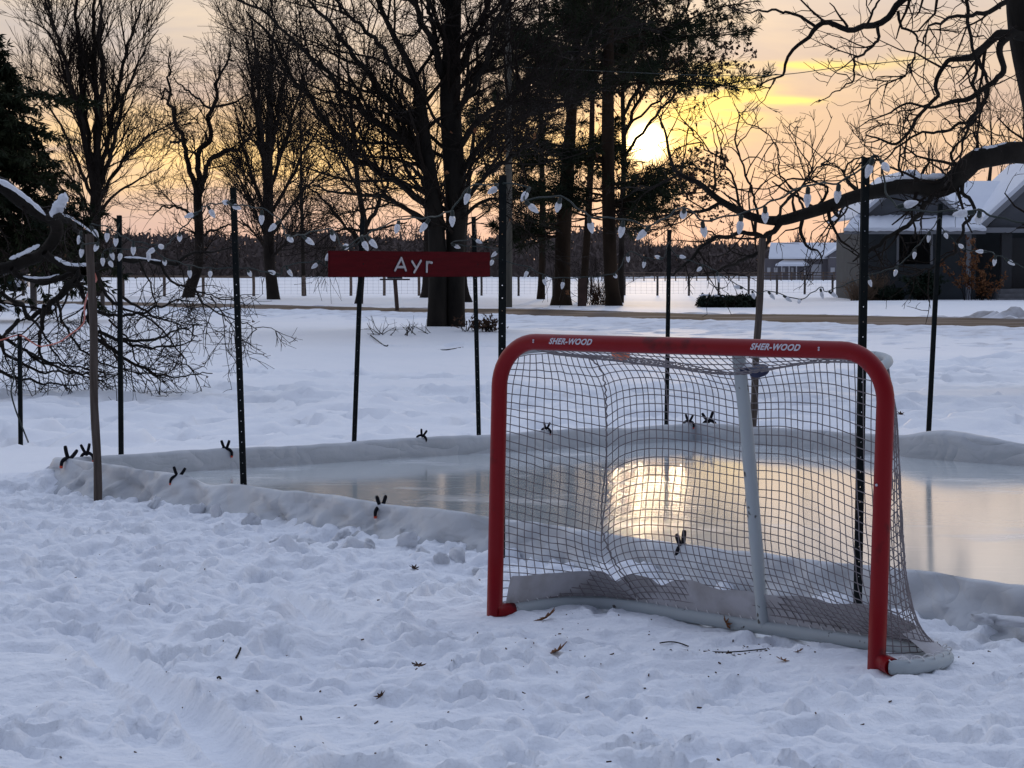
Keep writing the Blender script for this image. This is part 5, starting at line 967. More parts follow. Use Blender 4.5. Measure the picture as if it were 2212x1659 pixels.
def snow_slab(px, dd, name='snow_slab'):
    p = np.array([V(x, y, dd) for x, y, w in px]); rr = np.array([w * dd / F_PX / 2 for x, y, w in px]); q = resample(np.hstack([p, rr[:, None]]), 22)
    t = np.linspace(0, 1, 22); q[:, 3] *= (0.92 + 0.25 * pn(t * 7, t * 0, 2)) * np.minimum(1, np.minimum(t, 1 - t) * 8 + 0.15); v, f = tubes(q[None, :, :3], q[None, :, 3], 12); v = v.reshape(22, 12, 3); v[:, :, 1] = q[:, None, 1] + (v[:, :, 1] - q[:, None, 1]) * 0.7; v += 0.006 * np.random.RandomState(3).normal(size=v.shape)
    f = [tuple(a) for a in f] + [tuple(range(12))[::-1], tuple(range(21 * 12, 22 * 12))]
    put(name, rawmesh(name, v.reshape(-1, 3), f, True), M['snow_lump'], T.root)
snow_slab([(122, 472, 22), (120, 460, 30), (128, 445, 28), (136, 430, 22), (141, 416, 14)], 24.9)
tw = T.levels([dict(per_m=5.0, ang=(35, 75), len=0.85, rf=0.5, rmax=0.02, rmin=0.0075, n=6, wander=0.20, sag=0.35), dict(per_m=6.0, ang=(30, 70), len=0.45, rf=0.6, rmin=0.0055, n=4, wander=0.2, sag=0.1), dict(per_m=6.0, ang=(30, 70), len=0.22, rf=0.7, rmin=0.0034, rtip=0.0025, n=3, wander=0.2, up=0.1)])
i = T.rs.choice(len(tw[0]), 260); T.tufts(tw[0][i, -1], np.zeros((260, 3)), 0.022, 3, M['leaf_dark'], 'dried_fruit', 0.9)

# -- dark spruce and small conifers
def spruce(name, label, base, d, xc, ytop, ybot, reach_px, seed, n, mat='needle', tuft=0.22, per=6, droop=0.45):
    T = Tree(name, label, 'tree', base, seed, 'bark_pine', 'twig'); rs = T.rs
    p = T.limb([(xc, ybot + 90, 26), (xc, ybot, 22), (xc, (ytop + ybot) / 2, 14), (xc, ytop, 2)], d, 'trunk', 8)
    zt, zb = V(xc, ytop, d)[2], V(xc, ybot, d)[2]; R0 = reach_px * d / F_PX
    f = rs.rand(n) ** 0.8; az = rs.uniform(0, 2 * math.pi, n); S = np.stack([np.full(n, V(xc, 585, d)[0]), np.full(n, float(d)), zt + (zb - zt) * f], axis=1)
    Dn = np.stack([np.cos(az), np.sin(az), 0.25 - 0.35 * f + rs.normal(size=n) * 0.1], axis=1); Ln = R0 * (0.08 + 0.95 * f ** 1.15) * rs.uniform(0.6, 1.1, n)
    P, Rr = grow(rs, S, Dn, Ln, 0.012 + 0.02 * f, 0.006 + 0 * f, 7, 0.06, 0.0, droop)
    v, q = tubes(P, Rr, 3); put('boughs', rawmesh('boughs', v, q, True), T.bark, T.root, kind='stuff')
    S2, D2, *_ = spawn(rs, P, Rr, per_m=9.0, t0=0.15, ang=(30, 80)); D2[:, 2] -= 0.7; T.tufts(S2, norm(D2), tuft, per, M[mat], 'needles', 0.2, 0.5, -0.2)
    return T
T = spruce('spruce_tree', 'dark drooping spruce at the far side of the yard behind the fruit tree', tuple(V(-12, 700, 62.0) * np.array([1, 1, 0])), 62.0, -12, 60, 520, 330, 61, 460, per=7, droop=0.6)
T.limb([(40, 205, 6), (90, 203, 5), (140, 214, 5), (185, 222, 3), (210, 224, 2)], 61, 'bough'); q = np.array(T.P[-1]); T.tufts(np.repeat(q, 6, 0), T.rs.normal(size=(len(q) * 6, 3)) * [0.5, 0.3, 0.2] + [0, 0, -0.4], 0.28, 5, M['needle'], 'needles', 0.2, 0.5)
spruce('young_spruce', 'small dark spruce at the roadside by the fence end', tuple(G(-4, 672)), 76.0, -6, 615, 668, 28, 62, 120, tuft=0.12, per=5, droop=0.2)
T = Tree('leafy_sapling', 'small tree still holding pale brown leaves behind the drooping fruit tree', 'tree', tuple(G(72, 672)), 63, 'bark_far', 'twig')
T.limb([(74, 672, 8), (72, 620, 7), (70, 560, 6), (66, 500, 3), (64, 470, 2)], 77.0, 'trunk', 7); tw = T.levels([dict(per_m=7, t0=0.3, ang=(15, 40), len=1.0, rf=0.5, rmin=0.009, n=4, wander=0.1, up=0.3), dict(per_m=5, ang=(20, 45), len=0.4, rf=0.6, rmin=0.006, n=3, wander=0.1)]); T.tufts(tw[0][:, -1], np.zeros((len(tw[0]), 3)), 0.13, 2, M['leaf_brown'], 'leaves', 0.5)
# -- bare trees behind the house
def back_tree(x, yb, d, h, seed, label):
    T = Tree('garden_tree', label, 'tree', (float(V(x, 600, d)[0]), d, 0.0), seed, 'bark_far', 'twig', 'bare trees behind the house'); X = V(x, 600, d)[0]; rs = T.rs
    T.limb(np.array([(X, d, -0.2, 0.24), (X + .1, d, h * .25, 0.20), (X - .1, d, h * .5, 0.15), (X + .1, d, h * .75, 0.08), (X, d, h, 0.02)]), d, 'trunk', 8)
    T.levels([dict(per_m=1.6, t0=0.22, ang=(20, 50), len=4.2, rf=0.45, rmin=0.03, n=6, wander=0.12, up=0.5), dict(per_m=1.2, ang=(20, 50), len=2.0, rf=0.55, rmin=0.018, n=4, wander=0.15, up=0.3), dict(per_m=1.5, ang=(20, 50), len=1.1, rf=0.65, rmin=0.012, rtip=0.009, n=3, wander=0.15, up=0.2)])
back_tree(2135, 0, 128.0, 11.2, 71, 'bare tree rising behind the ridge of the grey house')
back_tree(2205, 0, 134.0, 13.0, 72, 'taller bare tree rising behind the entry gable of the grey house')
back_tree(2010, 0, 140.0, 9.6, 73, 'low bare tree showing over the small gable of the grey house')

# -- the far wood: one mass
def far_wood():
    rs = np.random.RandomState(81); Ps, Rs = [], []
    def add(n, xr, yr, hr, thin):
        x = rs.uniform(*xr, n); y = rs.uniform(*yr, n); h = rs.uniform(*hr, n) * (1 + 0.25 * pn(x / 60, x * 0, 3))
        for X, Y, Hh in zip(x, y, h):
            m = 34; t0 = rs.uniform(0.0, 0.75, m); az = rs.uniform(0, 2 * math.pi, m); ln = Hh * rs.uniform(0.15, 0.5, m) * (1.1 - t0)
            S = np.stack([X + rs.normal(size=m) * 0.5, Y + rs.normal(size=m) * 0.5, Hh * t0], axis=1); D = np.stack([np.cos(az) * 0.75, np.sin(az) * 0.75, rs.uniform(0.35, 1.2, m)], axis=1)
            P, Rr = grow(rs, S, D, ln, thin * rs.uniform(0.6, 1.4, m), thin * 0.35 * np.ones(m), 3, 0.15, 0.3); Ps.append(P); Rs.append(Rr)
            P, Rr = grow(rs, np.array([[X, Y, -0.5]]), np.array([[0, 0, 1.0]]), np.array([Hh * 0.95]), np.array([0.28]), np.array([0.05]), 3, 0.05); Ps.append(P); Rs.append(Rr)
    add(150, (-150, 30), (470, 560), (11, 16.5), 0.10); add(100, (20, 160), (520, 600), (9.0, 13.5), 0.10); add(40, (-160, 160), (600, 640), (11, 16), 0.12)
    v, f = tubes(np.vstack(Ps), np.vstack(Rs), 3)
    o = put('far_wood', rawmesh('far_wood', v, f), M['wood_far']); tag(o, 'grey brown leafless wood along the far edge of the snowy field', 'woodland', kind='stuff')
    # the dense understorey that closes the view between the trunks
    n = 42000; x = rs.uniform(-170, 170, n); y = np.where(x < 30, rs.uniform(480, 570, n), rs.uniform(530, 610, n)); top = (9.6 + 2.6 * pn(x / 25, x * 0, 5) + 1.0 * pn(x / 6, x * 0, 6)) * np.where(x > 30, 0.82, 1.0)
    z = top * rs.rand(n) ** 1.1 - 0.4; D = norm(np.stack([rs.normal(size=n) * 0.5, rs.normal(size=n) * 0.4, rs.uniform(0.3, 1, n)], axis=1)); W = norm(np.cross(D, rs.normal(size=(n, 3)))); ln = rs.uniform(0.8, 2.0, n)[:, None]
    p = np.stack([x, y, z], axis=1); v = np.stack([p - W * 0.42, p + W * 0.42, p + D * ln + W * 0.16, p + D * ln - W * 0.16], axis=1).reshape(-1, 3)
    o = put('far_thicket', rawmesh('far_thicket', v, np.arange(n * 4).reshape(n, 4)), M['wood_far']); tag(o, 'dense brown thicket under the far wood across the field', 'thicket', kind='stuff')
far_wood()
# ------------------------------------------------------------------ grey house across the road
M['siding'] = material('siding', (0.046, 0.053, 0.058), 0.7, (0.036, 0.042, 0.046), 1.5, spec=0.25)
M['siding_light'] = material('siding_light', (0.11, 0.115, 0.125), 0.7, (0.09, 0.095, 0.105), 1.5, spec=0.25)
M['trim'] = material('trim', (0.22, 0.225, 0.24), 0.6, spec=0.3)
M['trim_dark'] = material('trim_dark', (0.05, 0.05, 0.055), 0.6)
M['glass_dark'] = material('glass_dark', (0.006, 0.007, 0.009), 0.06, spec=0.6)
M['roof_snow'] = material('roof_snow', (0.80, 0.82, 0.86), 0.8, (0.76, 0.78, 0.83), 0.8, 0.01, 3, spec=0.2)
M['stone'] = material('stone', (0.10, 0.10, 0.105), 0.9, (0.20, 0.20, 0.215), 4.0, 0.01, 20, spec=0.2)
M['mortar'] = material('mortar', (0.05, 0.05, 0.052), 0.95)
M['concrete'] = material('concrete', (0.22, 0.22, 0.225), 0.9, (0.17, 0.17, 0.175), 3)
M['dark_interior'] = material('dark_interior', (0.02, 0.02, 0.024), 0.9)
HD = 100.0
def hp(x, y, dy=0.0): return V(x, y, HD + dy)
def hxz(x, y): p = V(x, y, HD); return p[0], p[2]
def build_house():
    x0, _ = hxz(1863, 600); root = empty('house', (hxz(2040, 645)[0], HD + 3, 0.15), 0, 'grey board-and-batten house with snow covered roofs beyond the road', 'house')
    def X(px): return hxz(px, 600)[0]
    def Z(py): return hxz(1106, py)[1]
    zb = Z(650)
    # front wall with an opening for the window
    xa, xb = X(1863), X(2108); za, zt = zb - 0.4, Z(497); w0, w1, v0, v1 = X(1941), X(2009), Z(571), Z(504)
    mb = MB()
    for lo, hi in (((xa, HD, za), (w0, HD + 0.2, zt)), ((w1, HD, za), (xb, HD + 0.2, zt)), ((w0, HD + 0.0015, za), (w1, HD + 0.1985, v0)), ((w0, HD + 0.0015, v1), (w1, HD + 0.1985, zt - 0.0015))): mb.box(lo, hi)
    mb.box((xa + 0.002, HD + 0.2, za), (xa + 0.2, HD + 8, zt - 0.003)); wall = mb.build('wall', M['siding'], root)
    bt = MB().box((-0.022, -0.03, 0), (0.022, 0.0, 1.0)).mesh('batten'); bt.materials.append(M['siding_light'])
    x = xa + 0.10
    while x < xb - 0.05:
        inw = w0 - 0.1 < x < w1 + 0.1
        for (a, b) in (((za, v0 - 0.14), (v1 + 0.05, zt - 0.12)) if inw else ((za, zt - 0.12),)):
            if b - a < 0.05: continue
            o = put('batten', bt, None, wall, world_coords=False); o.matrix_parent_inverse = Matrix.Translation(root.location).inverted(); o.location = (x, HD - 0.001, a); o.scale = (1, 1, b - a)
        x += 0.285
    # window
    wn = MB()
    for lo, hi in (((w0 - 0.11, HD - 0.05, v0), (w0, HD + 0.06, v1 + 0.06)), ((w1, HD - 0.05, v0), (w1 + 0.11, HD + 0.06, v1 + 0.06)), ((w0, HD - 0.048, v1), (w1, HD + 0.058, v1 + 0.058))): wn.box(lo, hi)
    win = wn.build('window', M['trim'], root)
    MB().box((w0 - 0.22, HD - 0.13, v0 - 0.13), (w1 + 0.22, HD + 0.02, v0 - 0.003)).build('sill', M['trim'], win)
    xm = w0 + (w1 - w0) * 0.80
    MB().box((w0 + 0.003, HD + 0.05, v0 + 0.003), (xm - 0.03, HD + 0.07, v1 - 0.003)).build('pane', M['glass_dark'], win); MB().box((xm + 0.03, HD + 0.05, v0 + 0.003), (w1 - 0.003, HD + 0.07, v1 - 0.003)).build('pane', M['glass_dark'], win)
    MB().box((xm - 0.029, HD + 0.0, v0 + 0.002), (xm + 0.029, HD + 0.09, v1 - 0.002)).build('mullion', M['trim_dark'], win)
    MB().box((w0, HD + 0.09, v0), (w1, HD + 0.12, v1)).build('room_shade', M['dark_interior'], win)
    # skirt roof with snow and fascia
    e0, e1 = X(1815), X(2118); ze, zk = Z(500), Z(470)
    ly = HD - 1.0; uy = HD + 0.55
    MB().hexa([(e0, ly, ze - 0.14), (e1, ly, ze - 0.14), (X(2092), uy, zk - 0.14), (X(1852), uy, zk - 0.14), (e0, ly, ze), (e1, ly, ze), (X(2092), uy, zk), (X(1852), uy, zk)]).build('skirt_roof', M['trim'], root)
    nx = 40; vs = []; rs = np.random.RandomState(4)
    for j, (yy, zz, xl, xr) in enumerate(((ly - 0.03, ze + 0.0, e0 - .02, e1 + .02), (ly - 0.05, ze + 0.13, e0 - .03, e1 + .03), (ly + 0.12, ze + 0.20, e0 + .1, e1), ((ly + uy) / 2, (ze + zk) / 2 + 0.17, (e0 + X(1852)) / 2, (e1 + X(2092)) / 2), (uy, zk + 0.12, X(1852), X(2092)))):
        for i in range(nx): vs.append((xl + (xr - xl) * i / (nx - 1), yy, zz + 0.02 * rs.randn()))
    put('roof_snow', rawmesh('roof_snow', vs, grid_faces(nx, 5), True), M['roof_snow'], root)
    # small gable with lap boards
    gx0, gx1, gzb, gzt = X(1866), X(2076), Z(472), Z(376); gm = X(1972)
    gy = HD + 0.55
    gab = MB().prism([(gx0, gy + 0.04, gzb), (gx1, gy + 0.04, gzb), (gm, gy + 0.04, gzt)], (0, 0.2, 0)).build('gable', M['siding_light'], root)
    nb = 11
    for k in range(nb):
        za_, zb_ = gzb + (gzt - gzb) * k / nb, gzb + (gzt - gzb) * (k + 1) / nb - 0.004
        f0, f1 = k / nb, (k + 1) / nb
        a0, a1 = gx0 + (gm - gx0) * f0 + .03, gx1 + (gm - gx1) * f0 - .03; b0, b1 = gx0 + (gm - gx0) * f1, gx1 + (gm - gx1) * f1
        MB().prism([(a0, gy + 0.012, za_), (a1, gy + 0.012, za_), (max(b1, gm + .01), gy + 0.026, zb_), (min(b0, gm - .01), gy + 0.026, zb_)], (0, 0.03, 0)).build('board', M['siding_light'], gab)
    for s, xe in ((-1, X(1852)), (1, X(2090))):
        d_ = np.array([gm - xe, 0, gzt + 0.12 - gzb]); d_ /= np.linalg.norm(d_); nrm = np.array([-d_[2] * s * -1, 0, abs(d_[0])]) if False else np.array([s * abs(d_[2]), 0, abs(d_[0])])
        p0 = np.array([xe, gy - 0.25, gzb - 0.02]); p1 = np.array([gm, gy - 0.25, gzt + 0.12])
        MB().prism([p0, p1, p1 - np.array([0, 0, 0.2]), p0 - nrm * 0.16], (0, 0.06, 0)).build('rake_board', M['trim'], root)
        MB().prism([p0 + nrm * .004, p1 + nrm * .004, p1 + nrm * 0.17, p0 + nrm * 0.15], (0, 9.0, 0)).build('gable_roof_snow', M['roof_snow'], root)
    # main roof behind
    ry = HD + 5.0; zr = Z(381) + 0.0; X2 = X(2420)
    MB().hexa([(gm - 0.3, HD + 0.9, Z(478)), (X2, HD + 0.9, Z(478)), (X2, ry, zr - 0.15), (gm - 0.3, ry, zr - 0.15), (gm - 0.3, HD + 0.8, Z(474)), (X2, HD + 0.8, Z(474)), (X2, ry, zr), (gm - 0.3, ry, zr)]).build('main_roof', M['roof_snow'], root)
    MB().box((gm, ry - 0.5, Z(480)), (X2, ry + 4, Z(470))).build('attic', M['siding'], root)
    # entry gable
    ex0, exm, ezb, ezt = X(2104), X(2262), Z(492), Z(346); ey = HD - 0.6; ex1 = 2 * exm - ex0
    MB().prism([(ex0 + 0.5, ey + 0.35, ezb), (ex1 - 0.5, ey + 0.35, ezb), (exm, ey + 0.35, ezt - 0.3)], (0, 0.15, 0)).build('entry_gable', M['siding_light'], root)
    for s, xe in ((-1, ex0), (1, ex1)):
        d_ = np.array([exm - xe, 0, ezt - ezb]); d_ /= np.linalg.norm(d_); nrm = np.array([s * abs(d_[2]), 0, abs(d_[0])]); p0 = np.array([xe, ey, ezb]); p1 = np.array([exm, ey, ezt])
        MB().prism([p0, p1, p1 - np.array([0, 0, 0.30]), p0 + np.array([-s * 0.35, 0, -0.02])], (0, 0.07, 0)).build('rake_board', M['trim'], root)
        MB().prism([p0 + nrm * .004, p1 + nrm * .004, p1 + nrm * 0.2, p0 + nrm * 0.16], (0, 8.0, 0)).build('gable_roof_snow', M['roof_snow'], root)
    MB().box((ex0 + 0.1, ey + 0.0, ezb - 0.24), (ex1, ey + 0.34, ezb - 0.003)).build('beam', M['trim'], root)
    MB().box((ex0 + 0.35, ey + 0.345, ezb - 0.2), (ex1, HD + 2.4, ezb - 0.06)).build('porch_ceiling', M['trim_dark'], root)
    MB().box((X(2086), HD - 0.06, zb - 0.2), (X(2097), HD - 0.003, zt - 0.15)).build('corner_board', M['trim'], root)
    MB().box((xb, HD + 2.3, zb - 0.3), (X(2420), HD + 2.5, zt)).build('entry_wall', M['siding'], root)
    MB().box((xb - 0.2, HD + 0.201, zb - 0.3), (xb - 0.003, HD + 2.3, zt - 0.004)).build('return_wall', M['siding'], root)
    dr = MB().box((X(2190), HD + 2.22, zb + 0.25), (X(2240), HD + 2.297, Z(512))).build('door', M['trim_dark'], root); MB().tube([(X(2195), HD + 2.18, zb + 1.2), (X(2195), HD + 2.22, zb + 1.2)], 0.04, 8).build('handle', M['trim'], dr)
    sx0, sx1 = X(2160), X(2182); colm = MB().box((sx0, HD - 0.30, zb), (sx1, HD + 0.15, ezb - 0.25)).build('stone_pillar', M['mortar'], root)
    rs = random.Random(9); z = zb
    while z < ezb - 0.35:
        hgt = rs.uniform(0.09, 0.16); x = sx0 - 0.02
        while x < sx1 - 0.05:
            w = min(rs.uniform(0.12, 0.3), sx1 + 0.02 - x); MB().box((x, HD - 0.33 - rs.random() * 0.02, z), (x + w - 0.015, HD - 0.301, min(z + hgt - 0.015, ezb - 0.26))).build('stone', M['stone'], colm); x += w
        z += hgt
    for k in range(3):
        st = MB().box((X(2152 - k * 6), HD - 0.9 - 0.32 * k, zb - 0.35), (X(2420), HD - 0.58 - 0.32 * k if k else HD + 2.2, Z(624 + 10 * k))).build('step', M['concrete'], root)
        MB().box((X(2153 - k * 6), HD - 0.88 - 0.32 * k, Z(624 + 10 * k) + 0.003), (X(2420), HD - 0.60 - 0.32 * k, Z(624 + 10 * k) + 0.05)).build('step_snow', M['roof_snow'], st)
    MB().box((X(2240), HD - 2.0, zb - 0.4), (X(2420), HD - 1.55, Z(648))).build('kerb', M['concrete'], root)
    # rear and side walls close the volume
    MB().box((xa + 0.01, HD + 8, za), (X(2420), HD + 8.2, zt)).build('rear_wall', M['siding'], root)
build_house()

# shrubs
def bush(name, label, px, py, d, rx, rz, n, size, mat, seed, stems=40, twig='twig', lobes=1, spread_up=0.6):
    base = V(px, py, d); base[2] = gz(base[0], base[1]); T = Tree(name, label, 'shrub', tuple(base), seed, 'bark_far', twig); rs = T.rs
    a = rs.uniform(0, 2 * math.pi, stems); S = base + np.stack([rs.uniform(-rx, rx, stems) * 0.7, rs.uniform(-rx, rx, stems) * 0.35, np.zeros(stems) - 0.05], axis=1)
    D = np.stack([np.cos(a) * spread_up, np.sin(a) * spread_up, np.ones(stems)], axis=1); P, Rr = grow(rs, S, D, rz * rs.uniform(0.7, 1.15, stems), np.full(stems, 0.014), np.full(stems, 0.006), 6, 0.14)
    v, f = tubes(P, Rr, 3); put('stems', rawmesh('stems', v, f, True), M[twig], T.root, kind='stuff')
    Q, Qr = T.levels([dict(per_m=6, ang=(25, 60), t0=0.2, len=0.35, rf=0.6, rmin=0.004, n=3, wander=0.15)], 'twigs', src=(P, Rr))
    if n:
        S2, D2, *_ = spawn(rs, np.concatenate([Q]), Qr, count=max(1, n // len(Q)), t0=0.1, ang=(10, 70)); T.tufts(S2, D2, size, 2, M[mat], 'leaves', 0.45, 0.8)
    return T
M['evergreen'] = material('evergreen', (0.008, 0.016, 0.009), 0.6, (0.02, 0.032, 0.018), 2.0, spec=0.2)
M['dry_grass'] = material('dry_grass', (0.12, 0.075, 0.045), 0.9, (0.18, 0.12, 0.075), 2.0)
T = bush('juniper_hedge', 'low dark evergreen hedge dusted with snow by the road', 1572, 668, 80.5, 1.35, 0.42, 7000, 0.10, 'evergreen', 91, 210, spread_up=0.9)
rs = T.rs; b = np.array(T.root.location)
for k in range(7):
    p = b + np.array([rs.uniform(-1.1, 1.1), rs.uniform(-0.3, 0.0), rs.uniform(0.36, 0.46)]); t = np.linspace(0, 1, 8); q = p + np.stack([(t - .5) * rs.uniform(0.2, 0.5), t * 0, 0.03 * np.sin(t * 3)], axis=1); v, f = tubes(q[None], (0.045 * np.sin(np.pi * np.clip(t, 0.05, 0.95)))[None], 6); put('snow', rawmesh('snow', v, f, True), M['snow_lump'], T.root)
bush('evergreen_bush', 'round dark evergreen bush under the house window', 2000, 640, 97.5, 0.55, 1.15, 3200, 0.16, 'evergreen', 92, 70, spread_up=0.25)
bush('evergreen_bush', 'low dark bush speckled with snow at the house wall', 1925, 643, 98.0, 0.7, 0.55, 2000, 0.12, 'evergreen', 93, 70, spread_up=0.5)
bush('brown_leaf_shrub', 'tall shrub with rusty brown leaves at the corner of the house', 2090, 645, 97.0, 0.5, 2.9, 400, 0.15, 'leaf_brown', 94, 9, spread_up=0.28)
bush('brown_leaf_shrub', 'short brown leafed shrub beside the porch steps', 2125, 640, 97.0, 0.5, 1.3, 500, 0.13, 'leaf_brown', 95, 18, spread_up=0.3)
bush('ornamental_grass', 'clump of dry tan grass at the house corner', 1858, 646, 98.0, 0.6, 1.2, 0, 0.1, 'dry_grass', 96, 130, 'dry_grass', spread_up=0.55)
bush('ornamental_grass', 'clump of dry russet grass against the house wall', 1892, 645, 98.6, 0.4, 1.3, 0, 0.1, 'dry_grass', 97, 80, 'dry_grass', spread_up=0.3)
bush('roadside_shrub', 'thin leafless shrub between the two pine trunks', 1285, 652, 92.0, 0.7, 2.0, 0, 0.1, 'leaf_dark', 98, 26, spread_up=0.45)
bush('roadside_shrub', 'tuft of dry stems at the foot of the straight pine', 1292, 655, 88.0, 0.5, 1.1, 0, 0.1, 'dry_grass', 99, 60, 'leaf_dark', spread_up=0.4)
bush('weed_clump', 'brown weeds and fallen leaves at the foot of the great tree', 1040, 728, 48.0, 0.55, 0.35, 420, 0.07, 'leaf_dark', 100, 26, spread_up=0.9)
bush('weed_clump', 'sprawling bare twigs in the snow beside the great trunk', 870, 738, 47.0, 1.0, 0.55, 0, 0.07, 'leaf_dark', 101, 14, spread_up=1.6)

# ------------------------------------------------------------------ farmhouse across the field
M['barn_wall'] = material('barn_wall', (0.16, 0.145, 0.155), 0.8, (0.13, 0.12, 0.13), 0.5)
M['barn_white'] = material('barn_white', (0.50, 0.49, 0.50), 0.7)
def build_barn():
    d = 330.0
    def X(px): return V(px, 590, d)[0]
    def Z(py): return V(1106, py, d)[2]
    root = empty('farmhouse', (X(1760), d, 0), 0, 'long grey farmhouse with a snowy roof across the field', 'house')
    zb = -0.6
    MB().box((X(1655), d + 2, zb), (X(1795), d + 9, Z(558))).build('wall', M['barn_wall'], root)
    MB().prism([(X(1663), d + 1.4, Z(559)), (X(1799), d + 1.4, Z(559)), (X(1822), d + 5.5, Z(527)), (X(1674), d + 5.5, Z(527))], (0, 0.3, 0.3)).build('roof', M['roof_snow'], root)
    MB().prism([(X(1791), d, zb), (X(1872), d, zb), (X(1872), d, Z(552)), (X(1829), d, Z(527)), (X(1791), d, Z(552))], (0, 8, 0)).build('wing', M['barn_wall'], root)
    for a, b in ((X(1784), X(1829)), (X(1875), X(1829))):
        MB().prism([(a, d - 0.4, Z(554)), (b, d - 0.4, Z(525)), (b, d - 0.4, Z(525) + 0.28), (a, d - 0.4, Z(554) + 0.28)], (0, 9, 0)).build('wing_roof', M['roof_snow'], root)
    MB().box((X(1792), d - 0.06, Z(557)), (X(1870), d - 0.003, Z(555.5))).build('trim_board', M['barn_white'], root)
    MB().prism([(X(1676), d + 0.5, Z(575)), (X(1748), d + 0.5, Z(575)), (X(1735), d + 2.2, Z(563)), (X(1702), d + 2.2, Z(562))], (0, 0.1, 0.3)).build('porch_roof', M['roof_snow'], root)
    MB().box((X(1756), d + 1.9, zb), (X(1778), d + 1.997, Z(571))).build('garage_door', M['barn_white'], root)
    for (x, w) in ((1664, 7), (1679, 8), (1697, 5), (1715, 5), (1798.5, 9)):
        yy = d + 1.997 if x < 1790 else d - 0.003
        f = MB().box((X(x - w / 2), yy - 0.08, Z(588)), (X(x + w / 2), yy, Z(578))).build('window', M['barn_white'], root); MB().box((X(x - w / 2) + 0.12, yy - 0.1, Z(588) + 0.1), (X(x + w / 2) - 0.12, yy - 0.083, Z(578) - 0.1)).build('pane', M['glass_dark'], f)
    for x in (1690, 1706, 1722, 1740): MB().box((X(x) - 0.08, d + 0.7, zb), (X(x) + 0.08, d + 0.86, Z(574))).build('porch_post', M['barn_white'], root)
build_barn()

# ------------------------------------------------------------------ pasture fence
M['fence_wood'] = material('fence_wood', (0.13, 0.095, 0.075), 0.9, (0.19, 0.145, 0.115), 2.0, spec=0.1)
M['fence_dark'] = material('fence_dark', (0.06, 0.050, 0.045), 0.9, (0.09, 0.075, 0.065), 2.0, spec=0.1)
M['fence_wire'] = material('fence_wire', (0.25, 0.25, 0.27), 0.5, metallic=0.3)
def build_fence():
    root = empty('wire_fence', (0, 124, 0), 0, 'post and wire mesh fence along the snowy pasture beyond the road', 'fence')
    px = [50, 153, 212, 266, 355, 439, 548, 656, 758, 830, 905, 1040, 1120, 1195, 1277, 1349, 1420, 1488, 1552, 1617, 1678, 1738, 1798, 1854, 1915, 1975]
    tops = []
    for i, x in enumerate(px):
        d = 122.0 if x > 1000 else 112.0 + 10.0 * max(0, (x - 300)) / 700; p = V(x, 640, d); base = gz(p[0], p[1]); h = 1.12; w = (0.105 if x > 1000 else 0.13)
        mb = MB(); mb.tube([(p[0], p[1], base - 0.2), (p[0] + 0.01, p[1], base + h * 0.5), (p[0], p[1], base + h)], w * 0.62, 8); mb.build('fence_post', M['fence_wood'] if x < 1000 else M['fence_dark'], root); tops.append((p[0], p[1], base))
    wires = []
    for a, b in zip(tops[:-1], tops[1:]):
        for k in range(6): wires.append([np.array(a) + [0, -0.09, 0.12 + 0.18 * k], np.array(b) + [0, -0.09, 0.12 + 0.18 * k]])
        n = max(2, int((b[0] - a[0]) / 0.3))
        for j in range(1, n): q = np.array(a) * (1 - j / n) + np.array(b) * j / n; wires.append([q + [0, -0.09, 0.1], q + [0, -0.09, 1.03]])
    v, f = tubes(np.array(wires), np.full((len(wires), 2), 0.0045), 3); put('wire_mesh', rawmesh('wire_mesh', v, f), M['fence_wire'], root, kind='stuff')
    for a, b in ((3, 4), (4, 5), (5, 6), (2, 3), (1, 2)):
        A, B = np.array(tops[a]) + [0, -0.12, 1.05], np.array(tops[b]) + [0, -0.12, 1.05]; MB().prism([A + [0, 0, -.06], B + [0, 0, -.06], B + [0, 0, .06], A + [0, 0, .06]], (0, -0.05, 0)).build('rail', M['fence_wood'], root)
    # far paddock rails
    r2 = empty('rail_fence', (8, 300, 0), 0, 'distant tan rail fence crossing the field in front of the farmhouse', 'fence')
    xs = np.linspace(V(1300, 590, 300)[0], V(1870, 590, 300)[0], 26)
    for x in xs: MB().box((x - 0.08, 300, -0.2), (x + 0.08, 300.15, 1.35)).build('rail_post', M['fence_wood'], r2)
    for z in (0.45, 0.85, 1.22): MB().box((xs[0], 299.93, z - 0.06), (xs[-1], 299.995, z + 0.06)).build('rail', M['fence_wood'], r2)
build_fence()

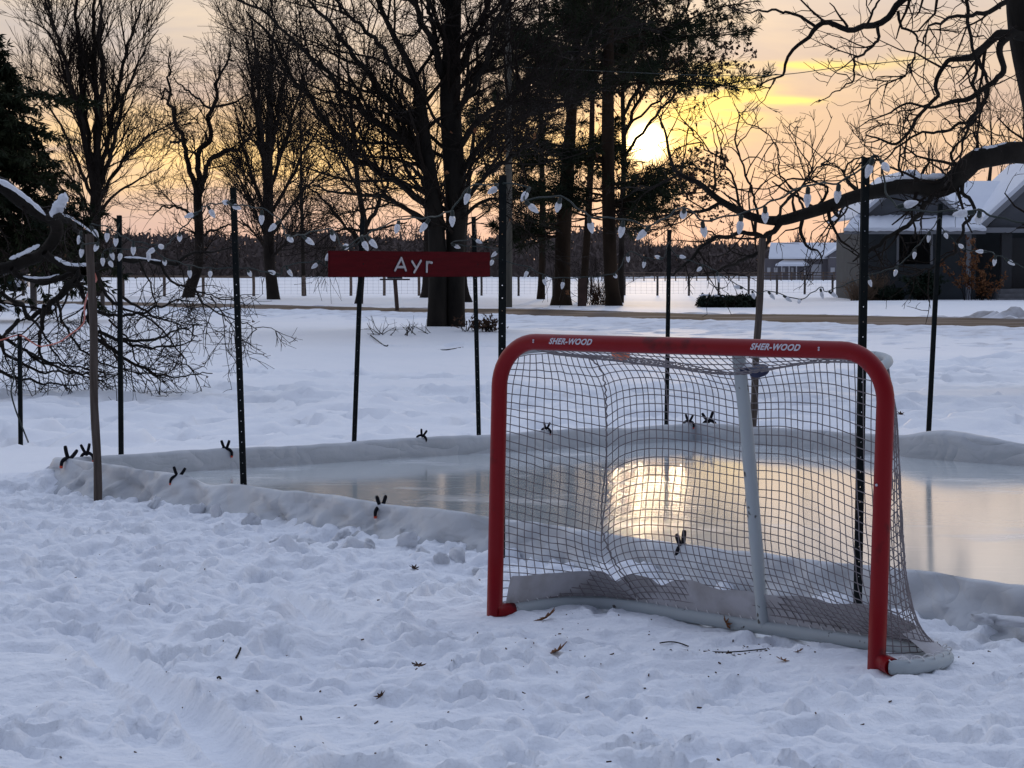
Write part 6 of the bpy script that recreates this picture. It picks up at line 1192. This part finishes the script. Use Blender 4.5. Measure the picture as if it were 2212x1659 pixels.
# ------------------------------------------------------------------ utility pole, roadside posts
M['pole_wood'] = material('pole_wood', (0.085, 0.078, 0.062), 0.9, (0.13, 0.12, 0.10), 1.5, 0.004, 8, stretch=(3, 3, 0.3), spec=0.1)
def utility():
    d = 82.0; b = V(1098, 668, d); x = b[0]; z0 = gz(x, d); top = 14.2
    root = empty('utility_pole', (x, d, z0), 0, 'tall weathered wooden utility pole at the roadside behind the great tree', 'pole')
    mb = MB(); mb.tube([(x, d, z0 - 0.3), (x + 0.02, d, 4), (x, d, top)], [0.150, 0.135, 0.105], 14); mb.build('pole', M['pole_wood'], root, True)
    MB().box((x - 1.1, d - 0.22, 13.3), (x + 1.1, d - 0.12, 13.42)).build('crossarm', M['pole_wood'], root)
    for s in (-1, -0.35, 0.35, 1): MB().tube([(x + s, d - 0.17, 13.42), (x + s, d - 0.17, 13.6)], [0.05, 0.035], 8).build('insulator', M['trim'], root)
    a = np.array([x + 0.1, d - 0.1, 9.3]); e = V(2330, 95, 60.0); m = V(1600, 164, 75.0)
    w = resample([a, m, V(1860, 140, 69.5), e], 60); o = put('power_line', MB().tube(w, 0.014, 4).mesh('power_line'), M['cable']); tag(o, 'single overhead wire strung from the utility pole across the sky', 'wire')
utility()
def roadside_post(name, label, xt, yt, xb, yb, d, w, mat, cap=None):
    top, bot = ground_line(xt, yt, xb, yb, d, 0.15); root = empty(name, tuple(bot), 0, label, 'post')
    mb = MB(); h = w / 2; u = np.array([h, 0, 0]); n = np.array([0, h, 0]); mb.hexa([bot - u - n, bot + u - n, bot + u + n, bot - u + n, top - u - n, top + u - n, top + u + n, top - u + n]); mb.build('post', mat, root)
    return root, top
r_, top = roadside_post('mailbox_post', 'leaning wooden roadside post with a mailbox, seen under the red sign', 853, 602, 859, 681, 71.0, 0.13, material('post_brown', (0.10, 0.06, 0.05), 0.9, (0.15, 0.10, 0.08), 3))
MB().box((top[0] - 0.5, top[1] - 0.12, top[2] - 0.05), (top[0] + 0.5, top[1] + 0.12, top[2])).build('shelf', M['fence_dark'], r_)
k = 12; ring = [(0.11 * math.cos(a), 0.13 + 0.11 * math.sin(a)) for a in np.linspace(0, math.pi, k)]; ring = [(0.11, 0.003)] + ring + [(-0.11, 0.003)]
mbx = MB().prism([(top[0] - 0.25, top[1] + y, top[2] + z) for y, z in ring], (0.5, 0, 0)).build('mailbox', M['siding'], r_); MB().box((top[0] - 0.2, top[1] - 0.125, top[2] + 0.12), (top[0] - 0.17, top[1] - 0.111, top[2] + 0.3)).build('flag', M['red_paint'], mbx)
roadside_post('marker_post', 'short thick dark brown post at the road edge between the pines', 1258, 601, 1257, 667, 84.0, 0.34, material('post_dark_brown', (0.045, 0.022, 0.016), 0.9, (0.07, 0.035, 0.026), 3))
roadside_post('roadside_stake', 'thin grey stake standing by the road beside the drooping branches', 72, 606, 73, 676, 76.0, 0.20, M['fence_dark'])
roadside_post('roadside_stake', 'thin dark stake behind the wooden corner post at the road edge', 221, 612, 222, 681, 72.0, 0.13, M['fence_dark'])

# ------------------------------------------------------------------ parked van far off at the fence end
def van():
    d = 150.0; c = V(-18, 606, d); x, z = c[0], 0.0
    M['van_white'] = material('van_white', (0.6, 0.6, 0.62), 0.35, (0.55, 0.55, 0.57), 2); M['tyre'] = material('tyre', (0.01, 0.01, 0.01), 0.9); M['van_band'] = material('van_band', (0.02, 0.05, 0.055), 0.4)
    root = empty('parked_van', (x, d, z), 0, 'white van with a dark green side parked beyond the fence end', 'van')
    prof = [(-1.0, 0.35), (1.0, 0.35), (1.03, 0.9), (0.97, 1.25), (0.86, 1.72), (0.7, 1.82), (-0.7, 1.82), (-0.86, 1.72), (-0.97, 1.25), (-1.03, 0.9)]
    MB().prism([(x - 2.4, d + y, zz) for y, zz in prof], (4.2, 0, 0)).build('body', M['van_white'], root)
    MB().prism([(x + 1.8, d + y * 0.94, zz) for y, zz in prof[:4]] + [(x + 1.8, d + y * 0.94, zz) for y, zz in prof[8:]], (0.9, 0, 0)).build('bonnet', M['van_white'], root)
    MB().box((x - 2.2, d - 1.06, 0.55), (x + 1.7, d - 1.031, 1.15)).build('side_panel', M['van_band'], root)
    for wx in (-1.6, 1.7):
        for s in (-1, 1):
            w = MB(); w.tube([(x + wx, d + s * 0.85, 0.33), (x + wx, d + s * 1.02, 0.33)], 0.33, 16); ww = w.build('wheel', M['tyre'], root); MB().tube([(x + wx, d + s * 1.021, 0.33), (x + wx, d + s * 1.035, 0.33)], 0.18, 12).build('rim', M['trim'], ww)
van()

# ------------------------------------------------------------------ things lying on the snow
def leaf_mesh(seed, lobes=3):
    rs = random.Random(seed); out = []
    n = 2 * lobes + 1
    for i in range(22):
        a = 2 * math.pi * i / 22; r = 0.5 + 0.28 * math.cos(n * a + 0.4) + rs.uniform(-0.06, 0.06); out.append((r * math.cos(a), 0.72 * r * math.sin(a)))
    v = [(0, 0, 0.0)] + [(x, y, 0.35 * (x * x) * (1 if rs.random() < 0.85 else 1.4) + 0.3 * y * y - 0.02 + rs.uniform(-.03, .03)) for x, y in out]; f = [(0, i + 1, (i + 1) % 22 + 1) for i in range(22)]
    nv = len(v); v2 = v + [(a, b, c + 0.03) for a, b, c in v]; f2 = [t[::-1] for t in f] + [tuple(i + nv for i in t) for t in f] + [(i + 1, (i + 1) % 22 + 1, (i + 1) % 22 + 1 + nv, i + 1 + nv) for i in range(22)]
    return rawmesh('dry_leaf', v2, f2)
def leaf(px, py, size, mat, label, seed, tilt=(0.3, 0.2), z=None, d=None):
    g = G(px, py, 0.02); o = put('dry_leaf', leaf_mesh(seed), mat)
    if d is not None: g = V(px, py, d)
    else: g = np.array([g[0], g[1], gz(g[0], g[1]) + size * 0.18])
    o.location = tuple(g); o.scale = (size,) * 3; o.rotation_euler = (tilt[0], tilt[1], seed * 1.7); tag(o, label, 'leaf', 'dry leaves on the snow')
leaf(1568, 1346, 0.060, M['leaf_brown'], 'tan dry leaf stuck to the base bar of the goal', 1, (1.2, 0.2), d=8.60)
leaf(1182, 1346, 0.070, M['leaf_brown'], 'curled brown leaf on the snow just inside the goal mouth', 2, (0.5, 0.5))
leaf(1203, 1410, 0.085, M['leaf_brown'], 'ragged brown leaf with a raised stem in front of the goal', 3, (0.35, -0.4))
leaf(1068, 1424, 0.060, M['leaf_dark'], 'dark folded leaf on the snow off the foot of the goal upright', 4, (0.9, 0.5))
leaf(895, 1229, 0.045, M['leaf_dark'], 'small dark red leaf in the snow near the tarp wall', 5, (0.7, 0.3))
leaf(822, 1503, 0.035, M['leaf_dark'], 'tiny dark leaf fragment standing in open trampled snow', 6, (1.1, 0.1))
leaf(905, 1447, 0.045, M['leaf_dark'], 'small three pointed leaf fragment lying flat on the snow', 7, (0.2, 0.1))
leaf(1690, 1426, 0.045, M['leaf_brown'], 'small reddish leaf on the snow before the goal mouth', 8, (0.3, 0.2))
leaf(1725, 1410, 0.03, M['leaf_brown'], 'tiny reddish leaf scrap close to the goal base bar', 9, (0.3, 0.5))
leaf(1128, 1425, 0.025, M['leaf_dark'], 'tiny dark leaf scrap beside the ragged brown leaf', 10, (0.8, 0.2))
leaf(1945, 899, 0.065, M['leaf_dark'], 'dark twiggy leaf standing in the snow beyond the far wall', 11, (1.3, 0.3))
def twig_on_snow(pts, r, label, mat='twig'):
    p = []
    for x, y in pts: g = G(x, y, 0.015); p.append((g[0], g[1], gz(g[0], g[1]) + 0.008))
    o = put('fallen_twig', MB().tube(resample(p, 14), r, 5).mesh('fallen_twig', True), M[mat]); tag(o, label, 'twig', 'fallen twigs on the snow')
twig_on_snow([(1425, 1392), (1445, 1393), (1465, 1391), (1487, 1397)], 0.0028, 'thin curved dark twig lying in the goal mouth')
twig_on_snow([(1520, 1412), (1560, 1408), (1600, 1410), (1655, 1406)], 0.0026, 'longer dark twig half buried along the goal mouth')
twig_on_snow([(470, 1487), (474, 1482), (477, 1478)], 0.004, 'short dark twig stub in the trampled snow')
twig_on_snow([(510, 1432), (516, 1424), (520, 1421)], 0.004, 'short brown twig poking out of the trampled snow')
twig_on_snow([(920, 745), (960, 757), (1000, 748)], 0.012, 'bare twig lying in the smooth snow below the great tree'); twig_on_snow([(800, 728), (830, 745), (838, 742)], 0.012, 'small forked twig lying in the smooth snow')
# crumbs of bark, seed and leaf litter
rs = np.random.RandomState(17); vs = []; fs = []
cr = []
for k in range(260):
    if k < 60: px, py = rs.normal(1570, 70), rs.normal(1405, 8)
    elif k < 90: px, py = rs.normal(1200, 90), rs.normal(1390, 35)
    else: px, py = rs.uniform(0, 2212), rs.uniform(1180, 1655)
    g = G(px, py, 0.02)
    if not (NX0 + .5 < g[0] < NX1 - .5 and NY0 + .5 < g[1] < NY1 - .6) or rink_d(g[0], g[1]) < 0.2: continue
    s = rs.uniform(0.0015, 0.0042); c = np.array([g[0], g[1], gz(g[0], g[1]) + s * 0.4]); b = len(vs) * 8; L_ = s * rs.uniform(0.8, 2.6); a = rs.uniform(0, 3.14); u = np.array([math.cos(a), math.sin(a), rs.uniform(-.2, .5)]) * L_; w = np.array([-math.sin(a), math.cos(a), 0]) * s * .6; h = np.array([0, 0, s * .6])
    vs.append([c - u - w - h, c + u - w - h, c + u + w - h, c - u + w - h, c - u - w + h, c + u - w + h, c + u + w + h, c - u + w + h]); fs += [tuple(i + b for i in q) for q in ((3, 2, 1, 0), (4, 5, 6, 7), (0, 1, 5, 4), (1, 2, 6, 5), (2, 3, 7, 6), (3, 0, 4, 7))]
o = put('leaf_litter', rawmesh('leaf_litter', np.array(vs), fs), M['leaf_dark']); tag(o, 'dark crumbs of leaf and bark scattered over the trampled snow', 'litter', kind='stuff')
# lumps of broken snow along the foot of the tarp and on its ledge
def lump_mesh(seed, flat=0.7):
    bm = bmesh.new(); bmesh.ops.create_icosphere(bm, subdivisions=3, radius=1.0); r = np.random.RandomState(seed); o = r.uniform(0, 50, 3)
    for v in bm.verts:
        c = v.co; n = pn(np.array([c.x * 1.3 + o[0]]), np.array([c.y * 1.3 + c.z * 1.1 + o[1]]))[0] * 0.45 + pn(np.array([c.x * 3.1 + o[2]]), np.array([c.y * 3.1 + c.z * 2.7]))[0] * 0.16
        q = max(abs(c.x), abs(c.y), abs(c.z)); c *= (1 + n) * (0.75 + 0.25 / max(q, .5)) * 0.85; c.z *= flat
    me = bpy.data.meshes.new('snow_chunk'); bm.to_mesh(me); bm.free(); me.polygons.foreach_set('use_smooth', np.ones(len(me.polygons), bool)); return me
LM = [lump_mesh(s, 0.75) for s in range(6)]
for m in LM: m.materials.append(M['snow_lump'])
def chunk(px, py, size, label, k, sz=1.0, z=None):
    g = G(px, py, 0.03 if z is None else z); o = put('snow_chunk', LM[k % 6], None); o.location = (g[0], g[1], (gz(g[0], g[1]) if z is None else z) - size * 0.05); o.scale = (size * 1.35, size * 1.1, size * sz * 0.95); o.rotation_euler = (0.2 * k, 0.15 * k, k * 1.3); tag(o, label, 'snow', 'broken snow chunks at the tarp')
lab = 'lump of broken snow at the tarp foot between the steel post and the goal'
for k, (x, y, s, h) in enumerate(((632, 1146, 0.075, 1.1), (665, 1158, 0.06, .9), (608, 1160, 0.05, .8), (735, 1158, 0.05, .9), (722, 1172, 0.045, .9), (768, 1178, 0.065, .9), (800, 1182, 0.05, .9), (878, 1182, 0.055, 1.1), (905, 1200, 0.07, 1.0), (990, 1208, 0.062, 1.0), (955, 1215, 0.045, .8), (430, 1104, 0.07, .8), (470, 1116, 0.06, .7), (545, 1130, 0.06, .7), (330, 1092, 0.06, .7), (130, 1060, 0.075, .7), (165, 1050, 0.06, .7), (250, 1088, 0.05, .7), (1040, 1225, 0.05, .8))): chunk(x, y, s, 'lump of broken snow at the tarp foot by the wooden corner post' if x < 300 else 'lump of broken snow at the tarp foot by the first steel post' if x < 700 else lab, k, h)
lab2 = 'peaked heap of loose snow between the goal corner and the tarp wall'
chunk(2040, 1398, 0.085, lab2, 1, 1.15)
lab3 = 'slab of snow resting on the slumped fold of the tarp'
def ledge(px, py, L_, label, k):
    g = G(px, py, 0.10); o = put('snow_slab', LM[k % 6], None); o.location = tuple(g); o.scale = (L_, 0.045, 0.032); o.rotation_euler = (0, 0, math.atan2(-.753, .658)); tag(o, label, 'snow', 'snow slabs on the tarp fold')
ledge(2125, 1338, 0.06, 'short slab of snow resting on the slumped tarp fold', 2); ledge(2185, 1342, 0.13, 'long slab of snow resting on the slumped tarp fold', 3)
